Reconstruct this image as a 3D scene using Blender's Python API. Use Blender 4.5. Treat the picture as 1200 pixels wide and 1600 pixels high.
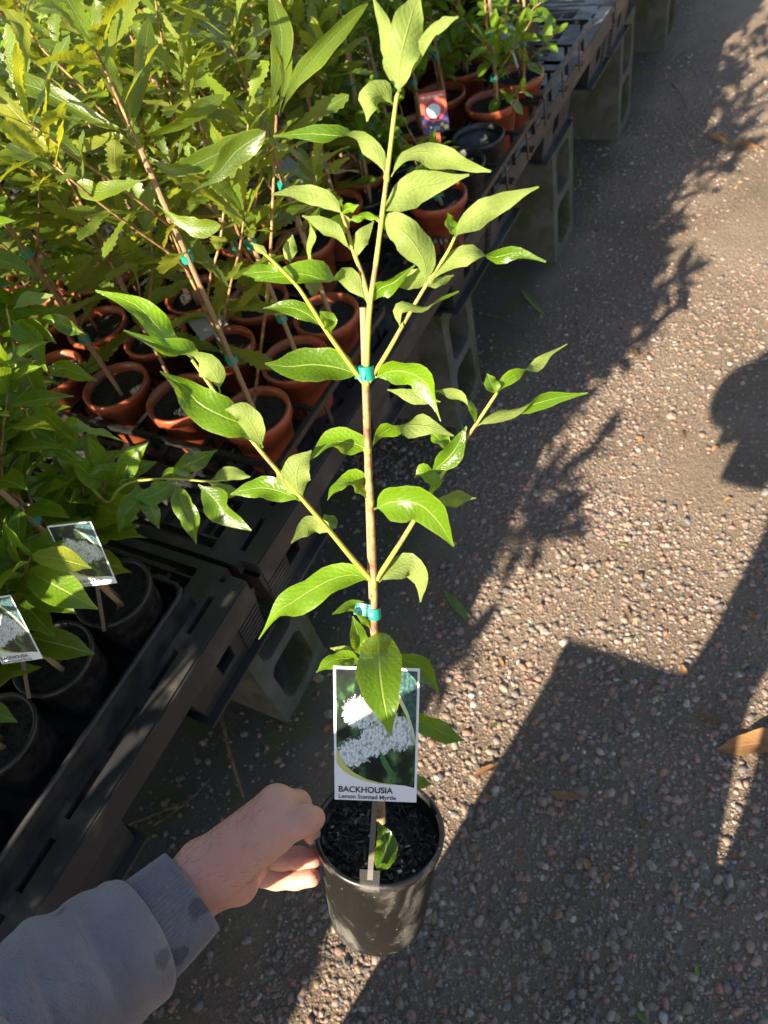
import bpy, math, random
import numpy as np
from mathutils import Vector, Matrix
random.seed(7); rng = np.random.default_rng(7)
S = bpy.context.scene
for o in list(bpy.data.objects): bpy.data.objects.remove(o)
COL = S.collection
R = math.radians

# ------------------------------------------------------------------ camera
F, CX, CY, H = 1202.0, 600.0, 800.0, 1.58          # focal length in photo pixels (1200 x 1600)
_n = Vector((300, -950, -1200)); UPc = (-_n).normalized()
_y = Vector((1020, 1820, -1200)); _y -= UPc * _y.dot(UPc); _y.normalize()
_x = _y.cross(UPc)
M3 = Matrix((_x, _y, UPc))                          # camera axes -> world axes
CAM = Vector((0, 0, H))
cam = bpy.data.cameras.new('camera'); co = bpy.data.objects.new('camera', cam); COL.objects.link(co)
co.matrix_world = Matrix.Translation(CAM) @ M3.to_4x4()
cam.sensor_fit = 'VERTICAL'; cam.sensor_height = 34.6; cam.sensor_width = 25.95
cam.lens = F / 1600 * 34.6; cam.clip_start = 0.02; cam.clip_end = 500
cam.dof.use_dof = True; cam.dof.focus_distance = 0.74; cam.dof.aperture_fstop = 9.0
S.camera = co
S.render.resolution_x, S.render.resolution_y = 768, 1024

def ray(u, v): return M3 @ Vector(((u - CX) / F, (CY - v) / F, -1))
def P(u, v, Z): return CAM + ray(u, v) * Z
def gnd(u, v, z=0.0):
    d = ray(u, v); return CAM + d * ((z - H) / d.z)
def depth(p): return -(M3.transposed() @ (Vector(p) - CAM)).z

# ------------------------------------------------------------------ sky and sun
SUN_EL, SUN_AZ = 27.0, 11.0                         # light travels 11 deg right of +Y
sd = Vector((math.sin(R(SUN_AZ)) * math.cos(R(SUN_EL)), math.cos(R(SUN_AZ)) * math.cos(R(SUN_EL)), -math.sin(R(SUN_EL))))
W = bpy.data.worlds.new('World'); S.world = W; W.use_nodes = True
wn = W.node_tree.nodes; wl = W.node_tree.links
sky = wn.new('ShaderNodeTexSky'); sky.sky_type = 'NISHITA'; sky.sun_disc = False
sky.sun_elevation = R(SUN_EL); sky.sun_rotation = math.atan2(-sd.x, -sd.y)
wl.new(sky.outputs[0], wn['Background'].inputs[0]); wn['Background'].inputs[1].default_value = 0.068
sun = bpy.data.lights.new('sun', 'SUN'); so = bpy.data.objects.new('sun', sun); COL.objects.link(so)
sun.energy = 5.0; sun.angle = R(0.53); sun.color = (1.0, 0.88, 0.70)
so.rotation_euler = sd.to_track_quat('-Z', 'Y').to_euler(); so.location = (-1, -4, 4)
S.view_settings.view_transform = 'Standard'; S.view_settings.look = 'None'
S.view_settings.exposure = 1.85; S.view_settings.gamma = 1
S.render.engine = 'CYCLES'

# ------------------------------------------------------------------ helpers
class MB:
    """collects vertices, faces and uvs for one mesh"""
    def __init__(s): s.v = []; s.f = []; s.uv = []; s.mi = []
    def add(s, vs, fs, uvs=None, mi=0):
        b = len(s.v); s.v += [tuple(p) for p in vs]
        for k, f in enumerate(fs):
            s.f.append([i + b for i in f]); s.mi.append(mi)
            s.uv += ([uvs[i] for i in f] if uvs else [(0, 0)] * len(f))
        return s
    def box(s, x0, x1, y0, y1, z0, z1, mi=0):
        vs = [(x, y, z) for z in (z0, z1) for y in (y0, y1) for x in (x0, x1)]
        return s.add(vs, [(0, 2, 3, 1), (4, 5, 7, 6), (0, 1, 5, 4), (2, 6, 7, 3), (0, 4, 6, 2), (1, 3, 7, 5)], None, mi)
    def bar(s, a, b, w, h, up=Vector((0, 0, 1))):
        a = Vector(a); b = Vector(b); t = (b - a).normalized(); sx = t.cross(up).normalized() * w / 2; u = sx.cross(t).normalized() * h / 2
        vs = [p + q for p in (a, b) for q in (-sx - u, sx - u, sx + u, -sx + u)]
        return s.add(vs, [(0, 1, 2, 3), (7, 6, 5, 4), (0, 4, 5, 1), (1, 5, 6, 2), (2, 6, 7, 3), (3, 7, 4, 0)])
    def tube(s, pts, rads, n=8, cap=True, squash=None, mod=None):
        pts = [Vector(p) for p in pts]; m = len(pts)
        if not hasattr(rads, '__len__'): rads = [rads] * m
        ref = Vector((0.31, 0.17, 0.94)); vs = []; uvs = []
        t0 = (pts[1] - pts[0]).normalized(); nx = t0.cross(ref).normalized()
        for i in range(m):
            t = (pts[min(i + 1, m - 1)] - pts[max(i - 1, 0)]).normalized()
            nx = (nx - t * nx.dot(t)).normalized(); ny = t.cross(nx)
            for k in range(n):
                a = 2 * math.pi * k / n; r = rads[i] * (mod(i, k) if mod else 1)
                vs.append(pts[i] + nx * math.cos(a) * r + ny * math.sin(a) * r * (squash or 1)); uvs.append((k / n, i / (m - 1)))
        fs = [(i * n + k, i * n + (k + 1) % n, (i + 1) * n + (k + 1) % n, (i + 1) * n + k) for i in range(m - 1) for k in range(n)]
        if cap: fs += [tuple(range(n))[::-1], tuple((m - 1) * n + k for k in range(n))]
        return s.add(vs, fs, uvs)
    def lathe(s, prof, n=40, mi=0, wob=None):
        vs = [(r * math.cos(2 * math.pi * k / n), r * math.sin(2 * math.pi * k / n), z) for r, z in prof for k in range(n)]
        uvs = [(k / n, i / (len(prof) - 1)) for i in range(len(prof)) for k in range(n)]
        fs = [(i * n + k, i * n + (k + 1) % n, (i + 1) * n + (k + 1) % n, (i + 1) * n + k) for i in range(len(prof) - 1) for k in range(n)]
        return s.add(vs, fs, uvs, mi)
    def disc(s, r, z, n=40):
        return s.add([(r * math.cos(2 * math.pi * k / n), r * math.sin(2 * math.pi * k / n), z) for k in range(n)], [tuple(range(n))])
    def mesh(s, name, mats, smooth=False):
        me = bpy.data.meshes.new(name); me.from_pydata(s.v, [], s.f)
        uv = me.uv_layers.new(name='UVMap'); uv.data.foreach_set('uv', [c for q in s.uv for c in q])
        for m in (mats if isinstance(mats, (list, tuple)) else [mats]): me.materials.append(m)
        if any(s.mi): me.polygons.foreach_set('material_index', s.mi)
        if smooth: me.polygons.foreach_set('use_smooth', [True] * len(me.polygons))
        me.update(); return me
    def build(s, name, mats, parent=None, smooth=False, mat=None): return link(name, s.mesh(name, mats, smooth), parent, mat)

def link(name, me, parent=None, mat=None):
    o = bpy.data.objects.new(name, me); COL.objects.link(o)
    if parent: o.parent = parent
    if mat is not None: o.matrix_basis = mat
    return o
def tag(o, label, cat, group=None):
    o['label'] = label; o['category'] = cat
    if group: o['group'] = group
    return o
def thing(name, label, cat, loc=(0, 0, 0), group=None, mat=None):
    o = bpy.data.objects.new(name, None); COL.objects.link(o); o.empty_display_size = 0.02
    if mat is not None: o.matrix_basis = mat
    else: o.location = loc
    return tag(o, label, cat, group)
def struct(o): o['kind'] = 'structure'; return o
def copy_tree(o, parent=None):
    c = o.copy(); COL.objects.link(c); c.parent = parent
    for ch in list(o.children): copy_tree(ch, c)
    return c
def catmull(pts, n):
    pts = [Vector(p) for p in pts]; q = [pts[0] * 2 - pts[1]] + pts + [pts[-1] * 2 - pts[-2]]; out = []; m = len(pts) - 1
    for i in range(n):
        x = i / (n - 1) * m; k = min(int(x), m - 1); t = x - k; a, b, c, d = q[k:k + 4]
        out.append(0.5 * ((2 * b) + (c - a) * t + (2 * a - 5 * b + 4 * c - d) * t * t + (3 * b - a - 3 * c + d) * t ** 3))
    return out

# ------------------------------------------------------------------ materials
class NT:
    def __init__(s, name):
        s.m = bpy.data.materials.new(name); s.m.use_nodes = True; s.n = s.m.node_tree.nodes; s.l = s.m.node_tree.links
        s.b = s.n['Principled BSDF']; s.out = s.n['Material Output']
    def new(s, t, **kw):
        x = s.n.new('ShaderNode' + t)
        for k, v in kw.items(): setattr(x, k, v)
        return x
    def inp(s, node, i, v):
        sk = node.inputs[i]
        if hasattr(v, 'is_output') or isinstance(v, bpy.types.NodeSocket): s.l.new(v, sk)
        else: sk.default_value = (v + (1,) if isinstance(v, tuple) and len(v) == 3 and sk.type == 'RGBA' else v)
    def co(s, kind='Object'): return s.new('TexCoord').outputs[kind]
    def noise(s, sc, det=4, vec=None, rough=.55, dist=0):
        x = s.new('TexNoise'); s.inp(x, 'Scale', sc); s.inp(x, 'Detail', det); s.inp(x, 'Roughness', rough); s.inp(x, 'Distortion', dist)
        if vec is not None: s.l.new(vec, x.inputs['Vector'])
        return x.outputs['Fac']
    def vor(s, sc, vec=None, out='Distance', rnd=1.0):
        x = s.new('TexVoronoi'); s.inp(x, 'Scale', sc); s.inp(x, 'Randomness', rnd)
        if vec is not None: s.l.new(vec, x.inputs['Vector'])
        return x.outputs[out]
    def math(s, op, a, b=0.0, c=0.0, clamp=False):
        x = s.new('Math', operation=op, use_clamp=clamp); s.inp(x, 0, a); s.inp(x, 1, b)
        if op in ('MULTIPLY_ADD', 'SMOOTH_MIN', 'COMPARE'): s.inp(x, 2, c)
        return x.outputs[0]
    def rng(s, v, a, b, c=0.0, d=1.0):
        x = s.new('MapRange'); x.interpolation_type = 'SMOOTHSTEP'
        for i, q in enumerate((v, a, b, c, d)): s.inp(x, i, q)
        return x.outputs[0]
    def mix(s, f, a, b, blend='MIX'):
        x = s.new('Mix', data_type='RGBA', blend_type=blend); s.inp(x, 0, f); s.inp(x, 6, a); s.inp(x, 7, b); return x.outputs[2]
    def ramp(s, f, stops, interp='LINEAR'):
        x = s.new('ValToRGB'); cr = x.color_ramp; cr.interpolation = interp; s.l.new(f, x.inputs[0])
        while len(cr.elements) < len(stops): cr.elements.new(0.5)
        for e, (p, c) in zip(cr.elements, stops): e.position = p; e.color = c + (1,)
        return x.outputs[0]
    def bump(s, h, strength=.4, dist=.002):
        x = s.new('Bump'); s.inp(x, 'Strength', strength); s.inp(x, 'Distance', dist); s.l.new(h, x.inputs['Height']); s.l.new(x.outputs[0], s.b.inputs['Normal']); return x.outputs[0]
    def set(s, **kw):
        for k, v in kw.items(): s.inp(s.b, k.replace('_', ' '), v)
        return s

def plain(name, col, rough=.6, var=.25, sc=30, bumpd=.0006, spec=.5, dirt=None):
    m = NT(name); c = m.co(); n = m.noise(sc, 5, c)
    d = tuple(x * (1 - var) for x in col); l = tuple(min(1, x * (1 + var)) for x in col)
    colr = m.mix(m.rng(n, .3, .7), d, l)
    if dirt: colr = m.mix(m.rng(m.noise(sc * .35, 6, c, .65), .48, .68), colr, dirt)
    m.set(Base_Color=colr, Roughness=m.rng(m.noise(sc * 2, 3, c), .3, .7, rough - .12, min(1, rough + .12)), Specular_IOR_Level=spec)
    m.bump(n, .5, bumpd); return m.m

def leaf_mat(name, top, under, trans, gloss=.38, var=.35, serr=False, yellow=.0, vein=(.32, .42, .09)):
    m = NT(name); uv = m.co('UV'); sp = m.new('SeparateXYZ'); m.l.new(uv, sp.inputs[0]); u, v = sp.outputs[0], sp.outputs[1]
    a = m.math('ABSOLUTE', m.math('SUBTRACT', u, .5))
    mid = m.rng(a, .012, .035, 1, 0)
    obj = m.co('Object'); wob = m.noise(55, 3, obj)
    ph = m.math('ADD', m.math('MULTIPLY', m.math('SUBTRACT', v, m.math('MULTIPLY', a, .42)), 84.0), m.math('MULTIPLY', wob, 9.0))
    lat = m.rng(m.math('SINE', ph), .72, .98)
    oi = m.new('ObjectInfo'); ge = m.new('NewGeometry')
    rv = m.math('FRACT', m.math('ADD', oi.outputs['Random'], ge.outputs['Random Per Island']))
    nz = m.noise(38, 4, obj)
    def shade(c, k): return tuple(min(1, x * k) for x in c)
    topc = m.mix(m.rng(rv, 0, 1), shade(top, 1 - var), (min(1, top[0] * (1 + var * 1.5)), min(1, top[1] * (1 + var)), top[2]))
    topc = m.mix(m.math('MULTIPLY', m.rng(nz, .35, .75), .45), topc, shade(top, .62))
    if yellow: topc = m.mix(m.math('MULTIPLY', m.rng(rv, 1 - yellow, 1), .7), topc, (.30, .27, .02))
    topc = m.mix(m.math('MULTIPLY', lat, .11), topc, vein); topc = m.mix(m.math('MULTIPLY', mid, .75), topc, vein)
    spk = m.math('MULTIPLY', m.rng(m.vor(150, obj), .05, .10, .7, 0), m.math('GREATER_THAN', m.noise(24, 2, obj), .56)); topc = m.mix(spk, topc, (.16, .10, .03))
    topc = m.mix(m.math('MULTIPLY', m.rng(a, .42, .5), .25), topc, (.34, .36, .05))
    unc = m.mix(m.rng(nz, .3, .7), shade(under, .82), shade(under, 1.12))
    unc = m.mix(m.math('MULTIPLY', lat, .12), unc, shade(under, .66)); unc = m.mix(m.math('MULTIPLY', mid, .6), unc, shade(under, 1.25))
    back = ge.outputs['Backfacing']
    colr = m.mix(back, topc, unc)
    hgt = m.math('ADD', m.math('MULTIPLY', m.rng(m.math('SINE', ph), -1, 1), .16), m.math('ADD', m.math('MULTIPLY', mid, -1.2), m.math('ADD', m.math('MULTIPLY', nz, 1.5), m.math('MULTIPLY', m.vor(330, obj), .55))))
    rough = m.math('ADD', m.math('MULTIPLY', back, .3), m.rng(nz, .3, .7, gloss - .06, gloss + .1))
    m.set(Base_Color=colr, Roughness=rough, Specular_IOR_Level=m.rng(back, 0, 1, .5, .2)); nb = m.bump(hgt, .55, .0009)
    tr = m.new('BsdfTranslucent'); tc = m.mix(m.math('MULTIPLY', m.math('ADD', lat, mid), .35), trans, shade(trans, .6)); tc = m.mix(m.rng(rv, 0, 1), tc, shade(trans, .75)); m.l.new(tc, tr.inputs[0]); m.l.new(nb, tr.inputs['Normal'])
    mx = m.new('MixShader'); mx.inputs[0].default_value = .36
    m.l.new(m.b.outputs[0], mx.inputs[1]); m.l.new(tr.outputs[0], mx.inputs[2]); m.l.new(mx.outputs[0], m.out.inputs[0]); return m.m

M = {}
M['leaf'] = leaf_mat('myrtle leaf', (.105, .225, .007), (.215, .275, .068), (.42, .60, .018), .26, .4)
M['leaf2'] = leaf_mat('bench myrtle leaf', (.09, .19, .010), (.21, .28, .07), (.42, .58, .02), .31, .35, yellow=.04)
M['serr'] = leaf_mat('serrated leaf', (.098, .165, .018), (.23, .27, .055), (.66, .68, .025), .36, .4, yellow=.10, vein=(.16, .24, .08))
M['bush'] = leaf_mat('bush leaf', (.25, .28, .022), (.34, .36, .06), (.78, .76, .05), .5, .5, yellow=.4)
M['dry'] = leaf_mat('dry leaf', (.27, .15, .075), (.25, .165, .105), (.25, .11, .04), .7, .45, vein=(.33, .22, .13))
M['fallen'] = leaf_mat('fallen green leaf', (.16, .22, .06), (.26, .31, .16), (.2, .3, .05), .5, .3)

m = NT('green stem'); c = m.co(); n = m.noise(60, 4, c)
m.set(Base_Color=m.mix(m.rng(m.noise(34, 5, c, .7), .52, .66), m.mix(n, (.26, .28, .03), (.36, .36, .05)), (.27, .12, .05)), Roughness=.5); m.bump(n, .4, .0006); M['stem'] = m.m
m = NT('woody stem'); c = m.co(); n = m.noise(90, 5, c)
m.set(Base_Color=m.ramp(n, [(.32, (.12, .045, .022)), (.47, (.27, .13, .055)), (.60, (.33, .23, .08)), (.72, (.36, .30, .10))]), Roughness=.7); m.bump(n, .6, .001); M['wood'] = m.m
m = NT('bamboo stake'); uv = m.co('UV'); mp = m.new('Mapping'); m.l.new(uv, mp.inputs[0]); mp.inputs['Scale'].default_value = (26, 1.2, 1); n = m.noise(6, 5, mp.outputs[0])
m.set(Base_Color=m.ramp(n, [(.3, (.20, .12, .065)), (.6, (.36, .225, .12)), (.8, (.44, .30, .18))]), Roughness=.65); m.bump(n, .4, .0006); M['stake'] = m.m
m = NT('weathered stick'); uv = m.co('UV'); mp = m.new('Mapping'); m.l.new(uv, mp.inputs[0]); mp.inputs['Scale'].default_value = (22, 1.5, 1); n = m.noise(6, 6, mp.outputs[0])
m.set(Base_Color=m.ramp(n, [(.35, (.05, .04, .032)), (.65, (.20, .17, .14))]), Roughness=.85); m.bump(n, .7, .001); M['stick'] = m.m
M['tie'] = plain('green tie tape', (.01, .27, .20), .3, .2, 60, .0004)
M['tieprint'] = plain('printed tie tape', (.16, .55, .45), .35, .5, 420, .0002)

m = NT('black pot'); c = m.co(); n = m.noise(26, 7, c, .65); n2 = m.noise(9, 4, c, .6, 1.2); sc = m.noise(120, 5, c)
dust = m.math('MULTIPLY', m.rng(n2, .44, .58), m.rng(n, .36, .56))
colr = m.mix(m.math('MULTIPLY', dust, .75), (.011, .010, .009), (.12, .11, .096))
colr = m.mix(m.rng(m.vor(85, c), .05, .11, .8, 0), colr, (.21, .20, .18))
m.set(Base_Color=colr, Roughness=m.math('ADD', .36, m.math('MULTIPLY', dust, .4))); m.bump(sc, .35, .0006); M['pot'] = m.m
M['bpot'] = plain('black nursery pot', (.016, .015, .015), .42, .4, 30, .0006, .5, (.05, .045, .038))
M['tray'] = plain('black tray plastic', (.014, .014, .016), .45, .4, 14, .0006, .5, (.04, .037, .034))
M['carrier'] = plain('black carrier plastic', (.014, .013, .013), .4, .3, 30, .0005)
M['terra'] = plain('terracotta plastic', (.30, .062, .020), .42, .22, 14, .0006, .5, (.22, .07, .034))
m = NT('pallet plastic'); c = m.co(); n = m.noise(7, 6, c, .6); n2 = m.noise(40, 5, c)
m.set(Base_Color=m.mix(m.rng(n, .5, .7), m.mix(n2, (.018, .018, .020), (.032, .031, .031)), (.085, .070, .056)), Roughness=m.rng(n, .35, .65, .34, .62)); m.bump(n2, .4, .0008); M['pallet'] = m.m
m = NT('pallet pale plastic'); c = m.co(); n = m.noise(6, 6, c, .6); n2 = m.noise(60, 5, c)
m.set(Base_Color=m.mix(m.rng(n, .42, .62), (.10, .096, .09), m.mix(n2, (.22, .21, .20), (.34, .33, .32))), Roughness=.7); m.bump(n2, .4, .0008); M['pallet_pale'] = m.m  # paler grey version of the pallet plastic, for the far decks and borders
m = NT('concrete block'); c = m.co(); n = m.noise(120, 6, c, .7); n2 = m.noise(6, 4, c)
m.set(Base_Color=m.mix(m.rng(m.noise(9, 5, c, .65), .42, .62), m.mix(m.rng(n2, .35, .65), (.10, .092, .076), (.155, .142, .122)), (.075, .08, .036)), Roughness=.95, Specular_IOR_Level=.2); m.bump(n, 1, .003); M['conc'] = m.m
m = NT('potting mix'); c = m.co(); n = m.noise(160, 8, c, .7); v = m.vor(170, c)
m.set(Base_Color=m.mix(m.rng(m.vor(120, c), .06, .10, 1, 0), m.ramp(n, [(.3, (.006, .005, .004)), (.7, (.03, .023, .018))]), (.10, .08, .06)), Roughness=.85); m.bump(m.math('ADD', n, v), 1, .006); M['soil'] = m.m
m = NT('bark chip'); oi = m.new('NewGeometry'); m.set(Base_Color=m.ramp(oi.outputs['Random Per Island'], [(0, (.006, .005, .004)), (.7, (.03, .022, .016)), (.95, (.075, .05, .035)), (1, (.45, .42, .36))]), Roughness=.7); M['chip'] = m.m

m = NT('gravel track'); c = m.co('Object'); n = m.noise(3, 6, c); f = m.noise(300, 6, c, .75); v = m.vor(110, c); v2 = m.vor(260, c)
sx = m.new('SeparateXYZ'); m.l.new(c, sx.inputs[0])
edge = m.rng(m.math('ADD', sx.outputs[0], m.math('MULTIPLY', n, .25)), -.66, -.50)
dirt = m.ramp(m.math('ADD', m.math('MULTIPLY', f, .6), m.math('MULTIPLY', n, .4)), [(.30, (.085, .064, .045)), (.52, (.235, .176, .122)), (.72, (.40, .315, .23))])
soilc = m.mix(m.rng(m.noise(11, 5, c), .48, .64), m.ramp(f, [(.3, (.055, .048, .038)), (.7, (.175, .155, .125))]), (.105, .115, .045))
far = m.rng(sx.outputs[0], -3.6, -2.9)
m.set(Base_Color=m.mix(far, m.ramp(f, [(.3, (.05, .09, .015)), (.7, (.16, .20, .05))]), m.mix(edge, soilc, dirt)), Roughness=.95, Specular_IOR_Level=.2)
m.bump(m.math('ADD', m.math('MULTIPLY', v, .6), m.math('ADD', f, m.math('MULTIPLY', v2, .4))), 1, .006); M['ground'] = m.m
m = NT('gravel stone'); ge = m.new('NewGeometry'); oi = m.new('ObjectInfo'); c = m.co(); n = m.noise(220, 5, c, .7)
rv = m.math('FRACT', m.math('ADD', ge.outputs['Random Per Island'], oi.outputs['Random']))
m.set(Base_Color=m.mix(m.math('MULTIPLY', m.rng(n, .3, .7), .45), m.ramp(rv, [(0, (.11, .10, .095)), (.14, (.19, .17, .155)), (.28, (.22, .15, .105)), (.44, (.31, .225, .16)), (.58, (.22, .20, .18)), (.70, (.36, .17, .12)), (.80, (.35, .27, .20)), (.90, (.30, .18, .15)), (1, (.50, .45, .38))]), (.09, .075, .06)), Roughness=.85, Specular_IOR_Level=.3)
m.bump(n, .6, .001); M['stone'] = m.m
M['twig'] = plain('dry twig', (.15, .095, .06), .8, .4, 80, .0008)

m = NT('skin'); c = m.co(); n = m.noise(45, 4, c); f = m.vor(520, c); n3 = m.noise(14, 3, c)
colr = m.mix(m.rng(n3, .35, .65), (.60, .325, .235), (.60, .275, .20)); colr = m.mix(m.math('MULTIPLY', m.rng(n, .35, .7), .35), colr, (.50, .25, .18))
m.set(Base_Color=colr, Roughness=.52, Subsurface_Weight=.55, Subsurface_Scale=.012, Specular_IOR_Level=.4); m.b.inputs['Subsurface Radius'].default_value = (1, .28, .14)
m.bump(m.math('ADD', m.math('MULTIPLY', f, .6), m.math('MULTIPLY', m.noise(150, 5, c), 1.2)), .35, .0009); M['skin'] = m.m
m = NT('hair'); m.set(Base_Color=(.06, .035, .02), Roughness=.45); M['hair'] = m.m
m = NT('sweatshirt fleece'); c = m.co(); n = m.noise(700, 3, c); n2 = m.noise(16, 4, c, .5)
spots = m.rng(m.math('ADD', m.vor(34, c, rnd=1), m.math('MULTIPLY', m.noise(70, 4, c), .7)), .58, .70, 1, 0)
pick = m.new('TexVoronoi'); m.inp(pick, 'Scale', 34.0); m.l.new(c, pick.inputs['Vector']); sc_ = m.new('SeparateColor'); m.l.new(pick.outputs['Color'], sc_.inputs[0])
spots = m.math('MULTIPLY', spots, m.math('GREATER_THAN', sc_.outputs[0], .90))
fl = m.mix(m.rng(n2, .3, .7), (.185, .160, .168), (.235, .205, .212))
m.set(Base_Color=m.mix(m.math('MULTIPLY', spots, .6), fl, (.07, .062, .068)), Roughness=.95, Specular_IOR_Level=.15, Sheen_Weight=.2, Sheen_Roughness=.4); m.bump(m.math('ADD', n, m.math('MULTIPLY', m.noise(60, 4, c), 4)), .8, .0016); M['fleece'] = m.m
M['denim'] = plain('dark trousers', (.03, .035, .05), .9, .3, 90, .0008, .2)
M['rubber'] = plain('dark shoe', (.02, .018, .016), .7, .3, 60)
M['phone'] = plain('phone shell', (.02, .02, .022), .25, .1, 20, .0001)
M['bin'] = plain('grey bin plastic', (.06, .065, .07), .5, .2, 12)

# printed card
m = NT('label card'); m.set(Base_Color=(.80, .82, .84), Roughness=.32); M['card'] = m.m
m = NT('card picture'); uv = m.co('UV'); sp = m.new('SeparateXYZ'); m.l.new(uv, sp.inputs[0])
n1 = m.noise(5, 4, uv, .5); n2 = m.noise(34, 4, uv, .6); n3 = m.noise(90, 3, uv)
base = m.ramp(n1, [(.38, (.008, .012, .012)), (.52, (.015, .028, .014)), (.60, (.05, .12, .05)), (.68, (.14, .25, .08))])
dmin = None
for cx_, cy_, r_ in ((.30, .33, .19), (.22, .63, .17), (.50, .53, .20), (.76, .47, .21), (.60, .36, .15), (.36, .60, .13)):
    dx = m.math('SUBTRACT', sp.outputs[0], cx_); dy = m.math('MULTIPLY', m.math('SUBTRACT', sp.outputs[1], cy_), 1.63)
    d = m.math('SUBTRACT', m.math('SQRT', m.math('ADD', m.math('MULTIPLY', dx, dx), m.math('MULTIPLY', dy, dy))), r_)
    dmin = d if dmin is None else m.math('MINIMUM', dmin, d)
dd = m.math('ADD', dmin, m.math('MULTIPLY', m.math('SUBTRACT', n2, .5), .22))
fl = m.ramp(m.math('ADD', m.math('MULTIPLY', n3, .5), m.math('MULTIPLY', m.vor(38, uv), .55)), [(.25, (.78, .82, .88)), (.5, (.62, .68, .72)), (.68, (.33, .40, .36)), (.8, (.14, .19, .12))])
m.set(Base_Color=m.mix(m.rng(dd, -.012, .012, 1, 0), base, fl), Roughness=.3); M['picture'] = m.m
m = NT('card foliage picture'); uv = m.co('UV'); n = m.noise(26, 5, uv, .7); m.set(Base_Color=m.ramp(n, [(.35, (.012, .03, .04)), (.52, (.04, .10, .10)), (.7, (.16, .28, .22))]), Roughness=.3); M['inset'] = m.m
for k, c_ in dict(swoosh=(.52, .56, .17), arc=(.58, .62, .36), ink=(.02, .02, .03), ink2=(.12, .13, .15), printleaf=(.05, .16, .05), tagorange=(.62, .10, .035), tagpurple=(.05, .03, .11), tagwhite=(.75, .75, .75), tagflower=(.55, .66, .62), tagred=(.5, .02, .02), taglime=(.55, .62, .10), greycard=(.20, .22, .21), petal=(.75, .42, .10)).items():
    m = NT('print ' + k); m.set(Base_Color=c_, Roughness=.35); M[k] = m.m

# ------------------------------------------------------------------ ground
gb = MB(); gb.add([(-40, -40, 0), (40, -40, 0), (40, 40, 0), (-40, 40, 0)], [(0, 1, 2, 3)])
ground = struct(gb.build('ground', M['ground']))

def stone_shape(r, seed):
    rs = np.random.default_rng(seed); t = (1 + 5 ** .5) / 2
    v = np.array([(-1, t, 0), (1, t, 0), (-1, -t, 0), (1, -t, 0), (0, -1, t), (0, 1, t), (0, -1, -t), (0, 1, -t), (t, 0, -1), (t, 0, 1), (-t, 0, -1), (-t, 0, 1)], float)
    v /= np.linalg.norm(v[0]); v *= rs.uniform(.6, 1.25, (12, 1)); v *= np.array([rs.uniform(.85, 1.3), rs.uniform(.65, 1), rs.uniform(.5, .8)]); return v * r
IF = np.array([(0, 11, 5), (0, 5, 1), (0, 1, 7), (0, 7, 10), (0, 10, 11), (1, 5, 9), (5, 11, 4), (11, 10, 2), (10, 7, 6), (7, 1, 8), (3, 9, 4), (3, 4, 2), (3, 2, 6), (3, 6, 8), (3, 8, 9), (4, 9, 5), (2, 4, 11), (6, 2, 10), (8, 6, 7), (9, 8, 1)])
def big_mesh(name, V, Fc, mats, uvs=None, smooth=False):
    me = bpy.data.meshes.new(name); k = Fc.shape[1]; nf = len(Fc)
    me.vertices.add(len(V)); me.vertices.foreach_set('co', V.astype(np.float32).ravel())
    me.loops.add(nf * k); me.loops.foreach_set('vertex_index', Fc.astype(np.int32).ravel())
    me.polygons.add(nf); me.polygons.foreach_set('loop_start', np.arange(0, nf * k, k, dtype=np.int32))
    if uvs is not None:
        me.uv_layers.new(name='UVMap').data.foreach_set('uv', uvs[Fc.ravel()].astype(np.float32).ravel())
    if smooth: me.polygons.foreach_set('use_smooth', np.ones(nf, bool))
    for q in mats: me.materials.append(q)
    me.update(calc_edges=True); me.validate(); return me

variants = [stone_shape(1, 100 + i) for i in range(24)]
def scatter_stones(N, x0, x1, ylo, yhi, med, sig, rmax, dens):
    out = []
    while len(out) < N:
        x = rng.uniform(x0, x1); y = ylo + (yhi - ylo) * rng.random() ** 1.5
        if rng.random() > dens(x, y): continue
        out.append((x, y, min(rmax, med * math.exp(rng.normal(0, sig)))))
    return np.array(out)
def dens(x, y):
    k = .55 + .45 * math.sin(x * 5.1 + 1.3 * math.sin(y * 2.3)) * math.cos(y * 1.7 + x)
    if x < -.62: k *= .45
    if y < 1.1: k = max(k, .75 if x > -.62 else .35)
    return k
def dens_near(x, y): return 1.0 if (x > -.60 and x < .4) else (.16 if x < -.6 else .2)
def dens_far(x, y): return (.5 + .5 * math.sin(x * 7.1 + 2 * math.sin(y * 1.3)) * math.cos(y * 2.7 + x * 3)) * (1 if -.7 < x < .3 else .35)
s1 = scatter_stones(48000, -1.0, .9, -.6, 1.25, .0030, .60, .0115, dens_near); s2 = scatter_stones(40000, -1.05, .8, 1.1, 4.6, .0034, .45, .010, dens_far)
st = np.concatenate([s1, s2])
rot = rng.uniform(0, 2 * np.pi, len(st)); V = np.zeros((len(st) * 12, 3)); Fs = np.zeros((len(st) * 20, 3), int)
vi = rng.integers(0, 24, len(st)); allv = np.array(variants)[vi]
cs, sn = np.cos(rot)[:, None], np.sin(rot)[:, None]
xx = allv[:, :, 0] * cs - allv[:, :, 1] * sn; yy = allv[:, :, 0] * sn + allv[:, :, 1] * cs
V = np.stack([xx * st[:, 2:3] + st[:, 0:1], yy * st[:, 2:3] + st[:, 1:2], allv[:, :, 2] * st[:, 2:3] * .8 + st[:, 2:3] * .02], -1).reshape(-1, 3)
Fs = (IF[None] + (np.arange(len(st)) * 12)[:, None, None]).reshape(-1, 3)
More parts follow.
